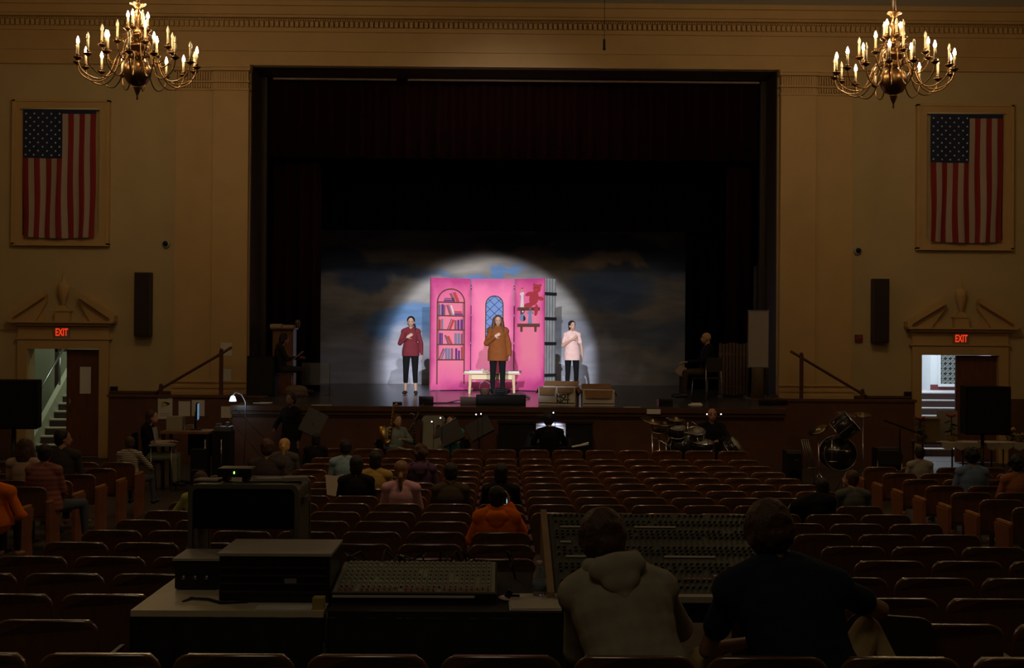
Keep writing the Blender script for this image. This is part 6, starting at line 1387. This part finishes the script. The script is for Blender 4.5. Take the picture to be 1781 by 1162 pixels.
for px, Yq, w_, lb in ((455, 22.3, .28, 'loose white papers on the stage edge at far left'), ):
    m = MB(); m.box((0, 0, .004), (w_, .18, .006), 0, Matrix.Rotation(.2, 4, 'Z')); m.box((.08, .03, .01), (.22, .16, .005)); solo('papers', m, PAPER, lb, 'papers', loc=OS(px, Yq))
# right side: bald man, slatted panel, whiteboard
Y = 24.4; cx = PX(1228, Y)
stack_chair('school_chair', 'grey-legged chair under the seated bald man at the right of the stage', (cx + .02, Y, ZS), .55, fr=STEEL, sh=.45, bh=.86)
person('person', 'bald man in a black jacket holding a script, seated on stage at the right', (cx, Y, ZS + .05), PI / 2 + .1, 'sit', 1.02, dict(elR=(.2, .1, .72), wrR=(.1, .38, .70), elL=(-.22, .1, .72), wrL=(-.06, .38, .70)), top=T('black_jacket', (.006, .006, .008)), pants=cmat('brown_trousers', (.05, .035, .022)), shoe=BLACKP, hair='grey', style='bald', vox=.010, wide=1.2, look=(0, 0), skin=mat('skin_bald', (.42, .24, .15), .6))
q = P(1184, 646, Y - .1); m = MB(); m.prism([(-.13, 0), (0, .14), (.12, .06), (.10, -.06), (0, -.10)], -.003, .003); m.prism([(-.10, -.01), (.02, .12), (.13, .04), (.03, -.1)], .005, .008); solo('script', m, mat('script_pinkish', (.32, .26, .24), .9), 'pale script held by the seated bald man', 'script', loc=tuple(q))
m = MB(); m.box((0, 0, .01), (.25, .12, .02)); m.box((.02, .02, .03), (.18, .1, .02)); solo('papers', m, PAPER, 'small white papers beside the shoes of the seated bald man', 'papers', loc=OS(1210, 22.6))
Y = 25.9; x0, x1 = PX(1250, Y), PX(1303, Y); h = PZ(597, Y, 1270) - ZS - .0
t = thing('slatted_screen', 'brown slatted wooden screen behind the seated bald man', 'screen', ((x0 + x1) / 2, Y, ZS)); w = x1 - x0; SW = mat('slat_wood', (.10, .055, .03), .6, var=.4, scale=8, stretch=(8, 1, 1))
m = MB()
for i in range(9): m.box((-w / 2 + w * (i + .5) / 9, 0, h / 2 + .03), (w / 9 - .022, .03, h - .06 + .03 * math.sin(i * 5)))
m.box((0, .025, h * .8), (w, .02, .06)); m.box((0, .025, h * .2), (w, .02, .06)); m.build('slats', SW, t)
for s_ in (-1, 1): m = MB(); m.box((s_ * w * .42, .02, .02), (.05, .4, .04)); m.build('foot', SW, t)
Y = 24.6; a = P(1302, 541, Y); b_ = P(1336, 638, Y); w = b_.x - a.x
t = thing('whiteboard_easel', 'narrow whiteboard on a grey rolling frame at the right of the stage', 'whiteboard', ((a.x + b_.x) / 2, Y, ZS)); 
m = MB(); m.box((0, 0, (a.z + b_.z) / 2 - ZS), (w, .025, a.z - b_.z)); m.build('board', mat('board_white', (.30, .26, .25), .5), t)
m = MB(); m.box((0, 0, a.z - ZS + .005), (w + .02, .04, .025)); m.box((0, -.03, b_.z - ZS - .01), (w + .02, .07, .02)); m.build('edge_rail', STEEL, t)
for s_ in (-1, 1):
    m = MB(); m.tube([(s_ * w / 2, .02, a.z - ZS), (s_ * w / 2, .02, .06)], .014, 8); m.build('upright', mat('easel_grey', (.10, .10, .11), .4, .4), t)
    m = MB(); m.box((s_ * w / 2, .0, .05), (.03, .5, .03)); m.build('foot', MATS['easel_grey'], t)
m = MB(); m.lathe([(.14, 0), (.12, .5), (.14, .95)], 18); solo('rolled_mat', m, mat('mat_tan', (.16, .11, .05), .8), 'rolled tan mat standing behind the whiteboard frame', 'rolled mat', loc=OS(1318, 25.5))
t = thing('dark_case', 'flat dark case lying at the foot of the whiteboard', 'case', OS(1345, 22.8)); m = MB(); m.box((0, 0, .05), (.5, .25, .1)); m.build('case', BLACK, t, bevel=.02); m = MB(); m.tube([(-.06, -.13, .05), (.06, -.13, .05)], .008, 5); m.build('handle', BLACKP, t)
# ================================================================ seats
SEATW = mat('seat_wood', (0.150, 0.053, 0.013), 0.38, var=0.25, scale=4, stretch=(6, 6, 1.5), spec=.5, coat=.8)
_b = SEATW.node_tree.nodes['Principled BSDF']; _b.inputs['Coat IOR'].default_value = 2.2; _b.inputs['Coat Weight'].default_value = 1.0; _b.inputs['Coat Roughness'].default_value = .18
SEATI = mat('seat_iron', (0.02, 0.016, 0.014), 0.5)
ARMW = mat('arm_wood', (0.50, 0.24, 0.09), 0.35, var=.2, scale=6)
PITCH = 0.532
def backrest_mesh():
    w = .245; zt = SEATH; zb = .44; r = .075
    o = [(-w, zb), (w, zb), (w, zt - r)] + [(w - r + r * math.cos(a), zt - r + r * math.sin(a)) for a in [PI / 2 * k / 6 for k in range(1, 6)]] + [(w - r, zt)] 
    o += [(w - r - (2 * (w - r)) * k / 6, zt + .004 * math.sin(PI * k / 6)) for k in range(1, 6)] + [(-w + r, zt)] + [(-w + r - r * math.sin(a), zt - r + r * math.cos(a)) for a in [PI / 2 * k / 6 for k in range(1, 6)]] + [(-w, zt - r)]
    c = Vector((0, (zt + zb) / 2)); m = MB(); vs = []; n = len(o)
    def bend(x, y, z): return (x, y + .55 * x * x - (z - zb) * .10 + .034, z)
    for (y, ins) in ((-.011, .007), (-.009, .003), (-.005, .0), (.005, .0), (.009, .003), (.011, .007)):
        for x, z in o:
            vs.append(bend(x - math.copysign(min(ins, abs(x)), x), y, z - ins * (1 if z > .6 else -1)))
    fs = [(k * n + i, k * n + (i + 1) % n, (k + 1) * n + (i + 1) % n, (k + 1) * n + i) for k in range(5) for i in range(n)]
    m.add(vs, fs, 0, True)
    # faces as grids so that the curve holds
    for k, fl in ((0, 1), (5, 0)):
        base = k * n; mid = []
        cols = [(i, j) for i, j in ()]
        m.add([vs[base + i] for i in range(n)], [tuple(range(n)) if fl else tuple(reversed(range(n)))], 0, False)
    return m.mesh('backrest', SEATW)
BR = backrest_mesh()
m = MB(); m.prism([(-.235, 0), (.235, 0), (.22, .36), (.19, .39), (-.19, .39), (-.22, .36)], -.02, .02, 0, 'y', Matrix.Translation((0, .10, .40)) @ Matrix.Rotation(.12, 4, 'X')); PANUP = m.mesh('seat_pan', SEATW)
m = MB(); m.prism([(-.235, 0), (.235, 0), (.22, .36), (.19, .39), (-.19, .39), (-.22, .36)], -.02, .02, 0, 'z', Matrix.Translation((0, .06, .415))); PANDN = m.mesh('seat_pan', SEATW)
def std_mesh(side):
    m = MB(); x = side * PITCH / 2
    m.prism([(.02, 0), (.30, 0), (.26, .03), (.14, .05), (.13, .40), (.20, .58), (.33, .595), (.33, .61), (.0, .61), (.035, .35), (.05, .05)], x - .010, x + .010, 0, 'x'); return m.mesh('standard', SEATI)
def arm_mesh(side, mt=None):
    m = MB(); x = side * PITCH / 2; m.prism([(-.01, .612), (.34, .612), (.36, .625), (.34, .64), (-.01, .64)], x - .017, x + .017, 0, 'x'); return m.mesh('armrest', mt or ARMW)
STR, ARR, STL, ARL = std_mesh(1), arm_mesh(1), std_mesh(-1), arm_mesh(-1)
ARC = arm_mesh(1, mat('arm_wood_shaded', (0.05, 0.02, 0.010), .5))  # centre-block armrests: same wood with shade put into its colour
m = MB(); m.prism([(-.03, 0), (.34, 0), (.34, .03), (.30, .30), (.36, .59), (.36, .60), (-.03, .60), (-.02, .3)], -.022, .022, 0, 'x'); ENDP = m.mesh('end_panel', mat('end_panel_wood', (0.26, 0.095, 0.035), 0.4, var=.2, scale=5))
m = MB(); m.b(-.006, .006, .0, .05, .60, .655); PLATE = m.mesh('row_plate', mat('row_plate', (0.8, 0.75, 0.7), .4))
#       # occupied seats, filled by the audience
NSEAT = 0
def seat(block, k, X, occ, label, group, first=False, last=False, plate=False):
    global NSEAT
    NSEAT += 1
    t = thing('theatre_seat', label, 'theatre seat', (X, ROWY[k], gz(ROWY[k] + .15)), 0, group)
    dz = ROWH[k] - SEATH - t.location.z
    t.location.z += 0
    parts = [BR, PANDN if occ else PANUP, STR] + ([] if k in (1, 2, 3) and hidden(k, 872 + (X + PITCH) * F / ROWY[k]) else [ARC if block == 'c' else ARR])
    if first: parts += [ARL]
    for me in parts:
        o = bpy.data.objects.new(me.name.split('.')[0], me); C.objects.link(o); o.parent = t
    if first or last:
        for s_, f in ((-1, first), (1, last)):
            if f: o = bpy.data.objects.new('end_panel', ENDP); C.objects.link(o); o.parent = t; o.location = (s_ * (PITCH / 2 + .012), 0, 0)
    if plate: o = bpy.data.objects.new('row_plate', PLATE); C.objects.link(o); o.parent = t; o.location = (PITCH / 2 + .03 - .532, -0.02, 0)
NUM = ['zeroth', 'first', 'second', 'third', 'fourth', 'fifth', 'sixth', 'seventh', 'eighth', 'ninth', 'tenth', 'eleventh', 'twelfth', 'thirteenth', 'fourteenth', 'fifteenth', 'sixteenth', 'seventeenth', 'eighteenth']
def rowname(k):
    return 'back row' if k == 0 else (NUM[k + 1] + ' row from the back' if k <= 8 else ('front row' if k == 17 else NUM[18 - k] + ' row from the front'))
CX0 = -3.45
def hidden(k, px):
    if k == 1: return 235 < px < 1572
    if k == 2: return 262 < px < 1500
    if k == 3: return 318 < px < 1470
    if k == 4: return 330 < px < 430 or 595 < px < 690 or 965 < px < 1420
    if k in (5, 6, 7): return 975 < px < 1290 or (k == 5 and 1290 < px < 1390)
    return False
for k in range(18):
    s_ = F / ROWY[k]; gr = 'theatre seats, ' + rowname(k)
    for i in range(14):
        X = CX0 + PITCH * (i + .5); px = 872 + X * s_
        if px + .25 * s_ < 2 or px - .25 * s_ > 1779 or hidden(k, px): continue
        if k >= 16 and i < 1: continue
        if i < 7: w_ = 'on its left aisle' if i == 0 else '%s from its left aisle' % NUM[i + 1]
        else: w_ = 'on its right aisle' if i == 13 else '%s from its right aisle' % NUM[14 - i]
        seat('c', k, X, ('c', k, i) in OCC, 'theatre seat, centre block %s, %s' % (rowname(k), w_), gr, i == 0, i == 13, plate=(i == 6 and 8 <= k <= 14))
    for sd in (-1, 1):
        for i in range(7):
            X = sd * (5.3 + PITCH * (i + .5)); px = 872 + X * s_
            if px + .25 * s_ < 2 or px - .25 * s_ > 1779: continue
            if sd < 0 and k > 15: continue
            if sd > 0 and k > 15: continue
            w_ = 'by the aisle' if i == 0 else NUM[i + 1] + ' from the aisle'
            seat('l' if sd < 0 else 'r', k, X, ((-1 if sd < 0 else 1), k, i) in OCC, 'theatre seat, %s block %s, %s' % ('left' if sd < 0 else 'right', rowname(k), w_), gr, first=(sd > 0 and i == 0), last=(sd < 0 and i == 0))
print('SEATS', NSEAT)
